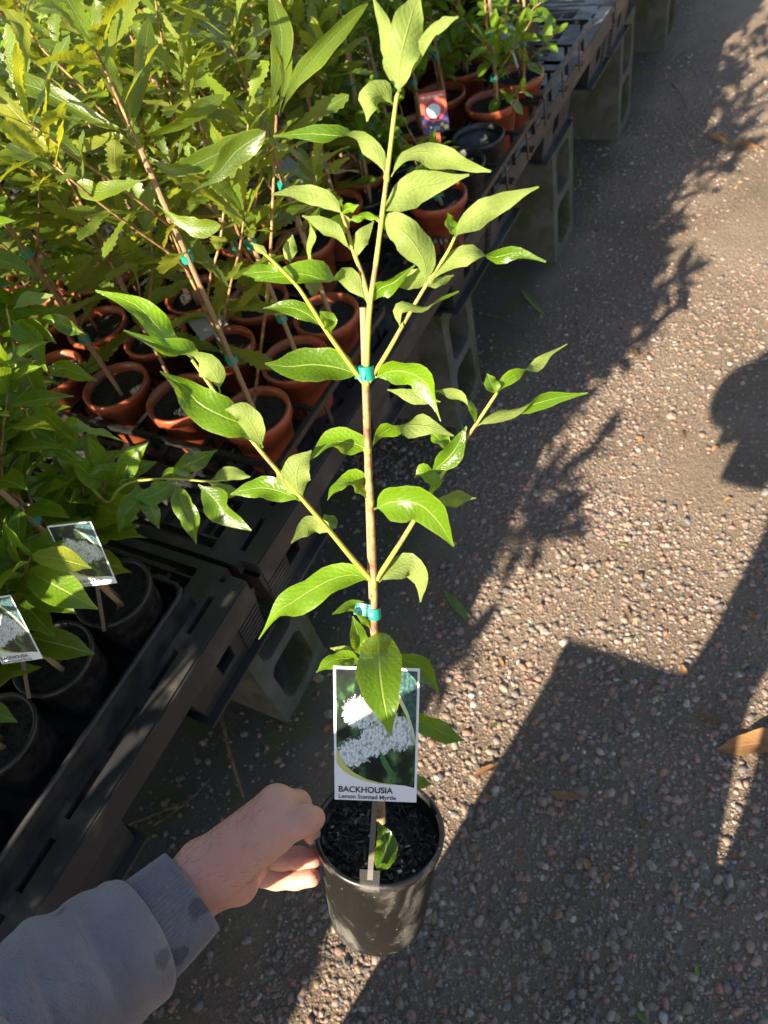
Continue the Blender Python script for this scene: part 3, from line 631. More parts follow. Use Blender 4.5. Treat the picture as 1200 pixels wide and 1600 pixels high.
# dense background shrubs beyond the bench
g4 = 'leafy shrubs beyond the bench'
bl_ = MB(); bush_protos = []
def make_bush(hgt, rad, n):
    t = thing('background_shrub', 'dense yellow-green shrub in the sunlit mass beyond the bench', 'shrub', (0, 0, 0), g4); mats = []; stm = MB()
    for k in range(n):
        a = random.uniform(0, 6.3); rr = rad * math.sqrt(random.random()); s = Vector((rr * .25 * math.cos(a), rr * .25 * math.sin(a), hgt * random.uniform(0, .4))); e = Vector((rr * math.cos(a), rr * math.sin(a), hgt * random.uniform(.35, 1) * (1 - .35 * (rr / rad) ** 2)))
        stem_tube(stm, s, e, .005, .0015, 4, .01); mats += shoot(s, e, 6, 2.4, 2, .5, random.uniform(.8, 1.3), .5, .35)
    stm.build('stem', M['wood'], t); SP['bush'].place(mats, t, False); return t
bush_protos = [make_bush(1.15, .36, 46), make_bush(.95, .40, 46), make_bush(1.35, .36, 50)]
spots = [(x + random.uniform(-.15, .15), y + random.uniform(-.15, .15)) for x in (-2.15, -2.7, -3.3, -4.0, -4.8, -5.6) for y in (.1, .6, 1.1, 1.6, 2.1, 2.6, 3.1, 3.7, 4.3, 5.0)] + [(-1.35, 2.45), (-1.5, 2.9), (-1.6, 3.4), (-1.45, 4.2), (-1.9, 4.6), (-1.30, 2.1), (-1.62, 1.35), (-1.62, 1.75), (-1.38, 1.70), (-1.7, 2.2), (-1.25, 1.85), (-1.1, 2.5), (-1.15, 3.0)]
for k, (x, y) in enumerate(spots):
    o = bush_protos[k] if k < 3 else copy_tree(bush_protos[k % 3]); up_ = x > -2.98 and y < 3.75; o.location = (x, y, PZ - .001 if up_ else 0); o.rotation_euler.z = random.uniform(0, 6); s_ = random.uniform(.75, 1.1) * (.75 if up_ else 1.15); o.scale = (s_, s_, s_)

# ================================================================== the hand-held plant
def wlink(name, me, parent):
    o = bpy.data.objects.new(name, me); COL.objects.link(o); o.parent = parent
    q = parent; inv = Matrix.Identity(4)
    mats = []
    while q is not None: mats.append(q.matrix_parent_inverse @ q.matrix_basis if q.parent else q.matrix_basis.copy()); q = q.parent
    w = Matrix.Identity(4)
    for k in reversed(mats): w = w @ k
    o.matrix_parent_inverse = w.inverted(); return o
def Zs(v): return .78 - .18 * (1293 - v) / 813
RIM = P(593, 1293, .78); AX = (M3 @ Vector((.02, .866, .5))).normalized()
PH = .140
_px = (M3 @ Vector((1, 0, 0))); _px = (_px - AX * _px.dot(AX)).normalized(); _py = AX.cross(_px)
potM = Matrix.Translation(RIM - AX * PH) @ Matrix((_px, _py, AX)).transposed().to_4x4()
hp = thing('held_myrtle', 'tall lemon myrtle sapling in a dusty black pot held out by the hand', 'potted plant', mat=potM)
r = .0635
b = MB().lathe([(0, .0), (.048, 0), (.052, .004), (.0535, .012), (r - .0015, PH - .010), (r + .0022, PH - .009), (r + .0026, PH - .001), (r + .001, PH), (r - .0012, PH), (r - .0026, PH - .003), (r - .006, PH - .05)], 72)
b.build('pot', M['pot'], hp, True)
soil_o = link('soil', soil_mesh(.0605, 16, .0025), hp, Matrix.Translation((0, 0, PH - .024)))
cb = MB()
for k in range(420):
    a = random.uniform(0, 6.3); rr = .058 * math.sqrt(random.random()); L_ = random.uniform(.003, .011); w_ = random.uniform(.0012, .004)
    q = Matrix.Translation((rr * math.cos(a), rr * math.sin(a), PH - .0225 + random.uniform(0, .003))) @ Matrix.Rotation(random.uniform(0, 6), 4, 'Z') @ Matrix.Rotation(random.uniform(-.6, .6), 4, 'X') @ Matrix.Rotation(random.uniform(-.7, .7), 4, 'Y')
    vs = [q @ Vector((x, y, z)) for z in (-.0007, .0007) for x, y in ((-L_ / 2, -w_ / 2), (L_ / 2, -w_ / 2 * random.random()), (L_ / 2 * random.uniform(.6, 1), w_ / 2), (-L_ / 2, w_ / 2 * random.uniform(.3, 1)))]
    cb.add(vs, [(3, 2, 1, 0), (4, 5, 6, 7), (0, 1, 5, 4), (1, 2, 6, 5), (2, 3, 7, 6), (3, 0, 4, 7)])
ck = cb.build('bark_chips', M['chip'], hp); ck['kind'] = 'stuff'

def px(pts): return [P(u, v, Zs(v) + (d[0] if d else 0)) for u, v, *d in pts]
mb = MB(); sp_ = catmull(px([(593, 1290, .02), (590, 1230), (587, 1100), (585, 987), (584, 912), (579, 790), (574, 700), (572, 600)]), 34); mb.tube(sp_, [(.0038 - .0010 * i / 33) * (1 + .06 * math.sin(i * 2.1)) for i in range(34)], 10); wlink('lower_stem', mb.mesh('lower_stem', M['wood'], True), hp)
mb = MB(); sp_ = catmull(px([(572, 603), (574, 540), (578, 478), (589, 400), (604, 280), (618, 165), (622, 145)]), 40); mb.tube(sp_, [(.0027 - .0014 * (i / 39)) * (1 + .05 * math.sin(i * 1.7)) for i in range(40)], 10); wlink('stem', mb.mesh('stem', M['stem'], True), hp)
for v_ in (912, 785, 703, 597, 478, 278):       # node swellings
    u_ = np.interp(v_, [145, 165, 280, 400, 478, 597, 700, 790, 915], [622, 618, 604, 589, 578, 572, 574, 579, 584]); p_ = P(u_, v_, Zs(v_)); q_ = P(u_, v_ - 14, Zs(v_)); d_ = (q_ - p_); rr = .0031 if v_ > 500 else .0021
    mb = MB(); mb.tube([p_ - d_ * .5, p_ - d_ * .2, p_, p_ + d_ * .3, p_ + d_ * .6], [rr * .8, rr * 1.05, rr * 1.2, rr * 1.05, rr * .8], 10); wlink('node', mb.mesh('node', M['stem'], True), hp)
branches = {'L1': [(582, 908), (550, 872, -.004), (518, 833, -.008), (470, 777, -.012), (405, 702, -.014), (350, 632, .004), (300, 562, .012)],
            'R1': [(588, 906), (610, 872, .004), (640, 825, .008), (672, 770, .010), (710, 713, .010), (741, 667, .006), (777, 613, .0)],
            'L2': [(570, 600), (545, 567, -.004), (510, 517, -.008), (480, 470, -.010), (460, 442, -.010), (420, 402, -.012), (398, 385, -.012)],
            'R2': [(576, 597), (602, 556, .004), (630, 507, .006), (665, 447, .004), (697, 398, 0), (711, 370, -.004)],
            'L3': [(577, 473), (566, 430, .004), (553, 395, .006), (543, 360, .006), (534, 333, .004)]}
for k, pts in branches.items():
    n_ = len(pts) * 4; mb = MB(); r0 = .0026 if k[1] == '1' else .0021; mb.tube(catmull(px(pts), n_), [r0 * (1 - .5 * i / n_) for i in range(n_)], 8); wlink('branch', mb.mesh('branch', M['stem'], True), hp)
# stake and ties
mb = MB(); mb.tube([P(597, 1285, .79), P(580, 880, Zs(880) + .008), P(568, 480, Zs(480) + .006)], [.0040, .0036, .0031], 12); skm = wlink('stake', mb.mesh('stake', M['stake']), hp)
def tape(u, v, ht, r_, mat, flag=None):
    p_ = P(u, v, Zs(v) + .002); d_ = (P(u - 2, v - 20, Zs(v - 20) + .002) - p_).normalized(); mb = MB(); mb.tube([p_ - d_ * ht / 2, p_ + d_ * ht / 2], r_, 20, False); o = wlink('tie', mb.mesh('tie', M['tie'], True), hp)
    if flag:
        mb = MB(); z_ = Zs(v) - .004; c4 = [P(a, b_, z_ + dz) for a, b_, dz in flag]; n_ = 8; vs = []; uvs = []
        for i in range(n_ + 1):
            for side in (0, 1):
                a_ = c4[0].lerp(c4[1], i / n_) if side == 0 else c4[3].lerp(c4[2], i / n_); vs.append(a_ + ray(u, v) * .0012 * math.sin(i * 1.3)); uvs.append((i / n_, side))
        mb.add(vs, [(2 * i, 2 * i + 2, 2 * i + 3, 2 * i + 1) for i in range(n_)], uvs); wlink('tie_end', mb.mesh('tie_end', mat), hp)
tape(572, 582, .0115, .0068, M['tie'], ((570, 573, 0), (553, 571, .006), (554, 592, .006), (570, 594, 0)))
tape(585, 957, .011, .0060, M['tie'], ((583, 946, 0), (556, 941, -.004), (552, 960, -.004), (583, 965, 0)))
for ch in hp.children:
    if ch.name.startswith('tie_end'): ch.data.materials[0] = M['tieprint'] if ch.name != 'tie_end' else M['tie']

def px_leaf(pts, Wpx, r0, r1=None, cup=None, wave=.36, prof='ellip', bend=None, mat='leaf', zf=None, parent=None, n=16, pet=.07, f0=None):
    """a leaf whose midrib runs through photo points (u, v, depth offset); roll 0 shows its upper face to the photographer"""
    zf = zf or Zs; parent = parent or hp; cup = random.uniform(.05, .40) if cup is None else cup; bow = random.uniform(-.35, .35); r1 = r0 if r1 is None else r1
    has = any(len(q) > 2 for q in pts); m_ = len(pts) - 1
    A_, B_ = (random.uniform(-.012, .012), random.uniform(-.02, .014)) if bend is None else bend
    P3 = []
    z0 = zf(pts[0][1])
    for i, q in enumerate(pts):
        t = i / m_; z = (zf(q[1]) * .5 + z0 * .5) + (q[2] if len(q) > 2 else A_ * t + B_ * t * t); P3.append(P(q[0], q[1], z))
    mid = catmull(P3, n + 1); Wm = .96 * Wpx * depth(mid[n // 2]) / F; vs = []; uvs = []; acr = (-1, -.66, -.33, 0, .33, .66, 1)
    ph = random.uniform(0, 6); fr = random.uniform(7, 12)
    for i, p_ in enumerate(mid):
        t = i / n; tg = (mid[min(i + 1, n)] - mid[max(i - 1, 0)]).normalized(); c_ = (CAM - p_); c_ = (c_ - tg * c_.dot(tg)).normalized(); s_ = tg.cross(c_)
        roll = R(r0 + (r1 - r0) * (max(0, min(1, (t - .25) / .5)) ** 2 * (3 - 2 * max(0, min(1, (t - .25) / .5)))))
        nn_ = c_ * math.cos(roll) + s_ * math.sin(roll); sd2 = tg.cross(nn_)
        tt = max(0, (t - pet) / (1 - pet)); w = (leaf_profile(prof, tt) if tt > 0 else .05) * Wm / 2; w = max(w, .0007)
        for a in acr:
            z = abs(a) ** 1.3 * w * cup + wave * w * abs(a) ** 2 * math.sin(t * fr + ph + (1.7 if a > 0 else 0)) - .05 * w * (1 if abs(a) == .33 else 0)
            ww = w * (1 + .04 * math.sin(t * 31 + ph * 3 + a) + .07 * math.sin(t * 13 + ph * 2 + a * 2)) if abs(a) == 1 else w
            z += bow * w * a * math.sin(t * 5 + ph)
            vs.append(p_ + sd2 * (a * ww) + nn_ * z); uvs.append((.5 + a / 2, t))
    k = len(acr); mb = MB(); mb.add(vs, [(i * k + j, i * k + j + 1, (i + 1) * k + j + 1, (i + 1) * k + j) for i in range(n) for j in range(k - 1)], uvs)
    me = mb.mesh('leaf', M[mat], True); o = wlink('leaf', me, parent); return o
random.seed(21)
U_ = 180
main_leaves = [
 ([(622, 150), (625, 95), (640, 35), (655, -18)], 62, 172, 188), ([(618, 138, .004), (605, 62, .012), (582, -8, .014)], 27, 165), ([(624, 142, .004), (668, 58, .004), (690, 38, 0), (716, 26, -.006)], 24, 140, 170),
 ([(614, 163), (596, 148, -.006), (577, 158, -.012), (573, 190, -.010)], 46, 165, 200), ([(603, 276), (590, 243), (560, 216), (520, 212), (480, 209), (427, 213)], 36, 165, 15), ([(611, 276), (628, 250), (660, 237), (700, 250), (735, 260), (767, 268)], 38, 130, 205),
 ([(596, 333), (615, 318), (645, 295), (685, 285), (733, 273)], 48, 150, 185), ([(666, 443, .004), (663, 410, -.01), (640, 372, -.016), (610, 349, -.012), (581, 338, -.004)], 52, 172, 185), ([(535, 335), (518, 318), (490, 305), (460, 300), (424, 304)], 30, 165, 190),
 ([(534, 333), (545, 325), (560, 320)], 18, 25), ([(545, 366, .01), (535, 350, .014), (512, 343, .014)], 30, 160), ([(548, 390), (525, 366), (500, 349), (472, 337)], 26, 140, 170),
 ([(557, 402), (563, 375), (584, 345)], 26, 165), ([(547, 344), (568, 337), (592, 341)], 20, 40), ([(488, 420), (480, 385), (487, 352), (500, 322)], 30, 120, 40),
 ([(453, 410), (452, 390), (457, 367)], 24, 165), ([(420, 403, -.012), (405, 390, -.014), (392, 380, -.016)], 14, 140), ([(576, 474), (558, 450), (540, 434), (515, 440), (470, 428), (435, 433), (398, 438)], 46, 170, 8),
 ([(440, 428, .006), (415, 425, .008), (379, 428, .008)], 30, 15), ([(504, 512, -.008), (480, 491), (450, 480), (411, 482)], 28, 20), ([(517, 521, -.008), (512, 500, -.014), (500, 487, -.016)], 27, 20),
 ([(563, 588), (532, 576), (490, 570), (450, 573), (414, 568)], 58, 12, 5), ([(583, 592), (610, 580), (642, 583), (670, 605), (689, 658)], 50, 15, 60), ([(688, 628, .012), (650, 620, .014), (605, 609, .014)], 24, 165),
 ([(742, 667, .006), (742, 645), (725, 628), (702, 613), (680, 611)], 24, 40, 170), ([(580, 475), (592, 452), (617, 440), (648, 414)], 30, 50, 30), ([(680, 432, .014), (650, 436, .016), (616, 447, .018)], 34, 165),
 ([(668, 447), (685, 440), (709, 430)], 18, 160), ([(626, 515), (622, 487), (640, 478), (665, 480), (690, 468), (717, 455)], 30, 150, 60), ([(671, 443), (695, 415), (730, 396), (770, 402), (810, 395), (853, 409)], 32, 165, 10),
 ([(712, 369), (704, 352), (699, 333)], 24, 40), ([(710, 372, -.004), (727, 350), (757, 330), (792, 312), (842, 292)], 38, 165, 185), ([(776, 617, 0), (787, 598), (812, 580), (840, 571), (860, 552), (886, 537)], 28, 35, 130),
 ([(777, 614, 0), (768, 600), (761, 584)], 26, 20), ([(742, 667, .006), (772, 652), (802, 640), (832, 632), (870, 622), (918, 614)], 36, 160, 10), ([(579, 704), (592, 681), (615, 667), (645, 664), (675, 668), (709, 681)], 44, 50, 175),
 ([(672, 740, .008), (695, 720, 0), (712, 700, -.004), (729, 666, -.006)], 36, 20, 5), ([(706, 699, .014), (690, 690, .016), (672, 672, .018)], 30, 30), ([(676, 772, .01), (676, 752, .004), (662, 739, 0), (647, 746, .002)], 30, 25, 50),
 ([(675, 790, .01), (700, 780, .008), (720, 777, .004), (744, 778, .004)], 26, 160), ([(574, 706), (560, 696), (530, 690), (505, 699), (483, 719)], 46, 15, 35), ([(577, 786), (566, 762), (547, 752), (526, 762), (512, 782)], 40, 40, 70),
 ([(584, 796, -.002), (610, 785, -.014), (650, 786, -.024), (682, 812, -.022), (709, 854, -.012)], 66, 12, 25), ([(474, 778, -.012), (463, 755, -.018), (467, 727, -.022), (487, 704, -.022)], 46, 165, 190), ([(472, 774, -.010), (452, 752, -.006), (430, 735, -.004)], 36, 160),
 ([(469, 783, -.012), (445, 771), (415, 763), (387, 765), (360, 773)], 38, 12), ([(518, 833, -.008), (500, 821), (476, 826), (455, 849)], 32, 155, 170), ([(519, 830, -.006), (516, 815), (506, 803)], 22, 20),
 ([(408, 703, -.014), (385, 668, -.022), (350, 652, -.028), (312, 632, -.028), (285, 603, -.024), (250, 580, -.018)], 62, 12, 25), ([(411, 700, -.016), (396, 668, -.034), (378, 645, -.04), (352, 640, -.038)], 42, 165), ([(344, 614, .004), (334, 582, -.008), (302, 557, -.012), (262, 545, -.012), (193, 516, -.010)], 52, 168, 20),
 ([(302, 562, .012), (285, 545, .006), (250, 515, 0), (210, 476, -.004), (149, 454, -.006)], 44, 50, 8), ([(579, 909), (555, 899), (520, 905), (482, 925), (455, 943), (432, 958), (404, 999)], 54, 10, 40), ([(592, 910), (610, 893), (640, 884), (656, 905), (657, 941)], 42, 165, 195),
 ([(581, 985), (570, 965), (546, 950), (519, 960)], 32, 45), ([(569, 1027, 0), (561, 1000, -.004), (551, 963, -.004)], 32, 8), ([(566, 1038, -.002), (540, 1029, -.008), (515, 1035, -.010), (494, 1051, -.010)], 28, 20), ([(560, 1030, .004), (540, 1018, .006), (516, 1013, .006)], 20, 150),
 ([(600, 1026), (640, 1034), (665, 1050), (686, 1083)], 36, 20), ([(628, 1110, .01), (662, 1130, .008), (695, 1146, .006), (726, 1157, .004)], 36, 10), ([(630, 1215, .01), (652, 1222, .008), (674, 1225, .006)], 22, 15),
]
for L_ in main_leaves:
    pts, Wp, r0 = L_[:3]; px_leaf(pts, Wp, r0, L_[3] if len(L_) > 3 else None)
px_leaf([(589, 984, -.002), (592, 1006, -.045), (593, 1050, -.082), (600, 1100, -.098), (611, 1148, -.100)], 72, 4, 0, .12, .06, bend=(0, 0))
px_leaf([(588, 1364, -.035), (598, 1342, -.030), (603, 1315, -.024), (590, 1284, -.012)], 40, 8, bend=(0, 0), zf=lambda v: .775)

# ------------------------------------------------------------------ plant labels (flat printed cards)
def text_mesh(txt, size, mat, name):
    cu = bpy.data.curves.new(name, 'FONT'); cu.body = txt; cu.size = size; cu.offset = size * .018; ob = bpy.data.objects.new('tmp', cu); COL.objects.link(ob)
    dg = bpy.context.evaluated_depsgraph_get(); me = bpy.data.meshes.new_from_object(ob.evaluated_get(dg)); bpy.data.objects.remove(ob); me.materials.clear(); me.materials.append(mat); me.name = name; return me
CW, CH = .0725, .1185
def card_parts():
    """(name, mesh, z) in card space: x right, y up, from the lower left corner"""
    out = []; b = MB(); b.box(0, CW, 0, CH, -.0006, 0); out.append(('card', b.mesh('card', M['card']), 0, None))
    crv = [(.03, .585), (.07, .66), (.14, .725), (.25, .785), (.4, .83), (.55, .852), (.7, .862), (.85, .868), (.97, .885)]
    poly = [(.03, .02), (.97, .02)] + crv[::-1]; c2 = lambda q: (q[0] * CW, (1 - q[1]) * CH, 0)
    b = MB(); b.add([c2(q) for q in poly], [tuple(range(len(poly)))[::-1]], poly); out.append(('picture', b.mesh('picture', M['picture']), .0003, 'card'))
    low = [(.03, .71), (.10, .765), (.2, .805), (.3, .83), (.42, .85), (.56, .862), (.72, .866)]
    sw = crv[:7] + low[::-1]; b = MB(); b.add([c2(q) for q in sw], [tuple(range(len(sw)))[::-1]]); me = b.mesh('swoosh', M['swoosh']); out.append(('swoosh', me, .0006, 'card'))
    ins = [(.62, .022), (.968, .022), (.968, .52), (.93, .42), (.86, .31), (.76, .20), (.66, .12), (.60, .08)]
    b = MB(); b.add([c2(q) for q in ins], [tuple(range(len(ins)))[::-1]], ins); out.append(('inset_picture', b.mesh('inset_picture', M['inset']), .0006, 'card'))
    a1 = [(.55, .09), (.66, .15), (.76, .235), (.85, .335), (.93, .46), (.97, .56)]; a2 = [(.97, .52), (.94, .43), (.87, .305), (.78, .195), (.67, .11), (.60, .075)]
    b = MB(); b.add([c2(q) for q in a1 + a2], [tuple(range(12))]); out.append(('arc', b.mesh('arc', M['arc']), .0009, 'card'))
    lf = [(.54, .60), (.62, .66), (.70, .75), (.76, .853), (.66, .79), (.57, .70)]; b = MB(); b.add([c2(q) for q in lf], [tuple(range(6))[::-1]]); out.append(('printed_leaf', b.mesh('printed_leaf', M['printleaf']), .0007, 'card'))
    for txt, x, y, wd, mat in (('BACKHOUSIA', .045, .935, .66, 'ink'), ('Lemon Scented Myrtle', .045, .985, .70, 'ink2')):
        me = text_mesh(txt, .01, M[mat], 'lettering'); xsn = [v.co.x for v in me.vertices]; k = wd * CW / (max(xsn) - min(xsn))
        me.transform(Matrix.Translation((x * CW, (1 - y) * CH, 0)) @ Matrix.Scale(k, 4)); out.append(('lettering', me, .0004, 'card'))
    return out
CARD = card_parts()
for nm, me, z, par in CARD:                       # make every print face up
    if nm != 'card':
        up = sum(p.normal.z * p.area for p in me.polygons)
        if up < 0: me.flip_normals()
def place_card(label, BL, BR, TL, stick=None, group='printed plant labels'):
    BL, BR, TL = Vector(BL), Vector(BR), Vector(TL); x = (BR - BL); w = x.length; x.normalize(); y = TL - BL; y -= x * y.dot(x); h_ = y.length; y.normalize(); z = x.cross(y)
    mat = Matrix.Translation(BL) @ Matrix((x, y, z)).transposed().to_4x4(); t = thing('plant_label', label, 'label', group=group, mat=mat)
    sc_ = Matrix.Diagonal((w / CW, h_ / CH, 1, 1)); card = None
    for nm, me, zz, par in CARD:
        o = link(nm, me, card if par else t, (Matrix.Translation((0, 0, zz)) if par else sc_)); card = card or o
    if stick: 
        mb = MB(); mb.bar(stick[0], stick[1], .0052, .0025, (Vector(stick[0]) - CAM).normalized()); wlink('stick', mb.mesh('stick', M['stick']), t)
        if len(stick) > 2: mb = MB(); mb.bar(stick[1], stick[2], .0052, .0025, (Vector(stick[1]) - CAM).normalized()); wlink('stick', mb.mesh('stick', M['stick']), t)
    return t
zb, zt = .708, .664
t = place_card('printed white flower label on a stick in the hand-held pot', P(523, 1249, zb), P(650.5, 1254, zb - .003), P(537, 1041, zt), (P(578, 1374, .727), P(587, 1235, .7215), P(590, 1120, .698)))
mb = MB(); q = [P(562, 1358, .7155), P(594, 1361, .7155), P(592, 1392, .7205), P(562, 1389, .7205)]; mb.add(q, [(3, 2, 1, 0)])
m_ = NT('clear tape'); m_.set(Base_Color=(.55, .53, .5), Roughness=.2, Alpha=.07); wlink('tape', mb.mesh('tape', m_.m), t)
# cards on the bench myrtles
d3 = .003
def zc(p): return depth(p)
place_card('printed flower label in the black pot near the far end of the long tray', P(118, 918, .985), P(183, 911, .98), P(111, 818, .93), (P(150, 905, .99), P(163, 985, 1.15)))
place_card('printed flower label in the black pot third from the far tray end', P(3, 1038, .95), P(67, 1029, .945), P(-12, 934, .90), (P(30, 1000, .955), P(45, 1090, 1.07)))
place_card('printed flower label half hidden among myrtle leaves at the picture edge', P(-48, 925, 1.10), P(14, 915, 1.10), P(-52, 835, 1.04), (P(-20, 900, 1.11), P(-10, 985, 1.13)))
# orange and purple tag
tb = gnd(686, 205, .78); dz_ = depth(tb); BL, BR, TL = P(663, 211, dz_), P(703, 203, dz_ - .004), P(660, 147, dz_ - .03)
x = BR - BL; tw = x.length; x.normalize(); y = TL - BL; y -= x * y.dot(x); th = y.length; y.normalize()
t = thing('plant_tag', 'orange and purple printed plant tag on a stake in the terracotta pot', 'plant tag', mat=Matrix.Translation(BL) @ Matrix((x, y, x.cross(y))).transposed().to_4x4())
b = MB(); b.box(0, tw, 0, th, -.0008, 0); cd = b.build('card', M['tagpurple'], t)
def disc2(name, cx_, cy_, rx, ry, z, mat, n=20, wob=0):
    b = MB(); b.add([(tw * (cx_ + rx * (1 + wob * math.sin(3 * 6.283 * k / n)) * math.cos(6.283 * k / n)), th * (cy_ + ry * math.sin(6.283 * k / n)), z) for k in range(n)], [tuple(range(n))]); b.build(name, M[mat], cd)
b = MB(); og = [(0, 1), (0, .52), (.15, .40), (.40, .25), (.5, .30), (.62, .26), (.8, .38), (1, .52), (1, 1)]; b.add([(tw * a, th * c_, .0004) for a, c_ in og], [tuple(range(9))]); b.build('orange_panel', M['tagorange'], cd)
disc2('printed_ring', .5, .56, .38, .25, .0007, 'tagpurple'); disc2('printed_ring', .5, .56, .35, .23, .0009, 'tagred'); disc2('printed_flower', .48, .54, .26, .18, .0012, 'tagflower', 20, .08)
for q in ((.12, .20, .07, .045, 'tagred'), (.74, .18, .07, .05, 'petal'), (.88, .10, .09, .06, 'taglime'), (.3, .15, .04, .03, 'tagwhite')): disc2('printed_dot', *q[:4], .0006, q[4])
b = MB(); b.box(tw * .4, tw * .64, th * .06, th * .16, .0003, .0006); b.build('printed_panel', M['greycard'], cd)
me = text_mesh('SILVER MOON', .01, M['tagwhite'], 'lettering'); k = .8 * tw / max(v.co.x for v in me.vertices); me.transform(Matrix.Translation((.1 * tw, .86 * th, .0008)) @ Matrix.Scale(k, 4)); link('lettering', me, cd)
mb = MB(); mb.box(tw * .36, tw * .6, -.10, 0, -.0012, -.0002); mb.build('tag_stem', M['tagorange'], t)
# grey blank tags among the pots
for k, (u, v, z_, w_, h_, a, lab) in enumerate([(795, 60, .80, .035, .055, .2, 'pale grey plastic plant tag among the leaves by the tall planter'), (325, 505, .74, .06, .045, .35, 'pale weathered label lying over the terracotta pots'), (460, 268, .85, .035, .07, .6, 'white plant tag leaning beside the dark-leaved shrub')]):
    g_ = gnd(u, v, z_); b = MB(); b.box(-w_ / 2, w_ / 2, -h_ / 2, h_ / 2, -.0006, .0006); c_ = (CAM - g_).normalized(); x = (M3 @ Vector((1, .25, 0))).normalized(); x -= c_ * x.dot(c_); x.normalize()
    t = thing('plant_tag', lab, 'plant tag', mat=Matrix.Translation(g_) @ Matrix((x, c_.cross(x), c_)).transposed().to_4x4() @ Matrix.Rotation(-a, 4, 'X') @ Matrix.Rotation(a, 4, 'Z'))
    b.build('card', M['greycard'], t); b = MB(); b.box(-.003, .003, -h_ / 2 - .04, -h_ / 2, -.0012, -.0002); b.build('tag_stem', M['greycard'], t)

# ------------------------------------------------------------------ the near myrtle's branch that reaches out over the bench
near = [o for o in COL.objects if o.name.startswith('potted_myrtle') and 'label' in o]
pm = near[0]
def zn(v): return 1.035
def bench_branch(path, z, leaves, r0=.0026):
    mb = MB(); mb.tube(catmull([P(u, v, z + (d[0] if d else 0)) for u, v, *d in path], 20), [r0 * (1 - .55 * i / 19) for i in range(20)], 7); wlink('branch', mb.mesh('branch', M['stem'], True), pm)
    for L_ in leaves: px_leaf(L_[0], L_[1], L_[2], L_[3] if len(L_) > 3 else None, zf=lambda v: z, mat='leaf2', parent=pm, n=12)
bench_branch([(118, 730, .03), (165, 785, .01), (185, 765), (210, 752), (270, 748), (330, 752), (388, 745)], 1.03, [
 ([(187, 757), (195, 735), (208, 712), (232, 690)], 34, 10), ([(215, 752), (190, 738), (160, 735), (133, 750)], 26, 20), ([(268, 746), (285, 730), (310, 718), (340, 703)], 32, 15), ([(272, 750), (255, 765), (235, 775), (205, 777)], 36, 10, 20), ([(212, 755), (213, 780), (195, 805), (186, 833)], 34, 12), ([(215, 757), (232, 785), (240, 805), (249, 826)], 28, 15),
 ([(275, 752), (285, 785), (298, 815), (307, 850)], 36, 12), ([(310, 757), (335, 780), (355, 805), (393, 829)], 48, 10, 30), ([(330, 750), (350, 740), (370, 742), (391, 745)], 26, 155), ([(325, 753), (345, 762), (362, 768), (378, 768)], 22, 160), ([(250, 748), (265, 738), (290, 745), (300, 752)], 20, 30)])
bench_branch([(70, 720, .02), (45, 660), (30, 600), (18, 520), (10, 482)], 1.0, [
 ([(20, 483), (40, 468), (60, 465), (83, 461)], 24, 160), ([(18, 500), (35, 515), (55, 535), (76, 586)], 40, 15, 35), ([(22, 512), (48, 508), (68, 518), (88, 537)], 26, 20), ([(28, 560), (45, 590), (58, 620), (70, 640)], 40, 12), ([(22, 625), (8, 590), (10, 560), (18, 543)], 28, 168), ([(75, 590), (95, 575), (120, 583), (152, 595)], 30, 10), ([(60, 500), (85, 500), (110, 512), (135, 523)], 26, 20),
 ([(22, 640), (40, 625), (50, 630), (62, 640)], 30, 165), ([(40, 660), (70, 650), (90, 668), (118, 687)], 36, 12, 40), ([(42, 668), (75, 682), (95, 700), (125, 712)], 32, 12, 60), ([(90, 675), (120, 660), (150, 672), (195, 690)], 34, 15, 120), ([(20, 645), (8, 655), (0, 670), (-12, 685)], 34, 165), ([(45, 690), (20, 700), (-5, 705), (-25, 722)], 38, 10, 170), ([(60, 715), (85, 705), (110, 715), (132, 722)], 24, 20), ([(50, 700), (30, 735), (28, 760), (32, 770)], 30, 15)])

# large leaves of the toothed shrub that stands tallest over the bench
shr = [o for o in COL.objects if o.name.startswith('potted_shrub') and 'corner above the pallet joint' in o.get('label', '')][0]
zsr = 1.02
for L_ in [([(205, 205), (160, 192), (100, 160), (50, 135), (10, 128)], 34, 15), ([(207, 205), (215, 150), (225, 90), (232, 28)], 30, 12), ([(200, 205), (190, 160), (172, 120), (168, 85)], 30, 20), ([(207, 208), (200, 180), (203, 150), (212, 127)], 22, 170), ([(215, 215), (250, 205), (300, 180), (350, 148)], 26, 50, 20), ([(225, 240), (270, 265), (330, 245), (390, 210)], 34, 15), ([(212, 230), (180, 215), (140, 225), (95, 235)], 26, 30),
           ([(420, 180), (432, 120), (440, 60), (425, -10)], 34, 10), ([(435, 180), (446, 120), (442, 80), (440, 40)], 26, 14), ([(440, 175), (460, 130), (500, 80), (575, 5)], 30, 20), ([(300, 300), (340, 270), (370, 235), (415, 205)], 40, 12), ([(230, 280), (190, 290), (150, 300), (120, 285)], 30, 15), ([(245, 320), (280, 345), (310, 355), (345, 352)], 30, 15), ([(40, 130), (38, 80), (30, 40), (10, 15)], 26, 20)]:
    px_leaf(L_[0], L_[1], L_[2], L_[3] if len(L_) > 3 else None, zf=lambda v: zsr - .02, mat='serr', parent=shr, prof='serr', n=22, wave=.25)
tgt = P(205, 208, zsr - .02); mb = MB(); bs = Vector((shr.location.x, shr.location.y, .68)); mb.tube([bs, bs.lerp(tgt, .5), tgt], [.0035, .003, .002], 7); wlink('stem', mb.mesh('stem', M['wood'], True), shr)
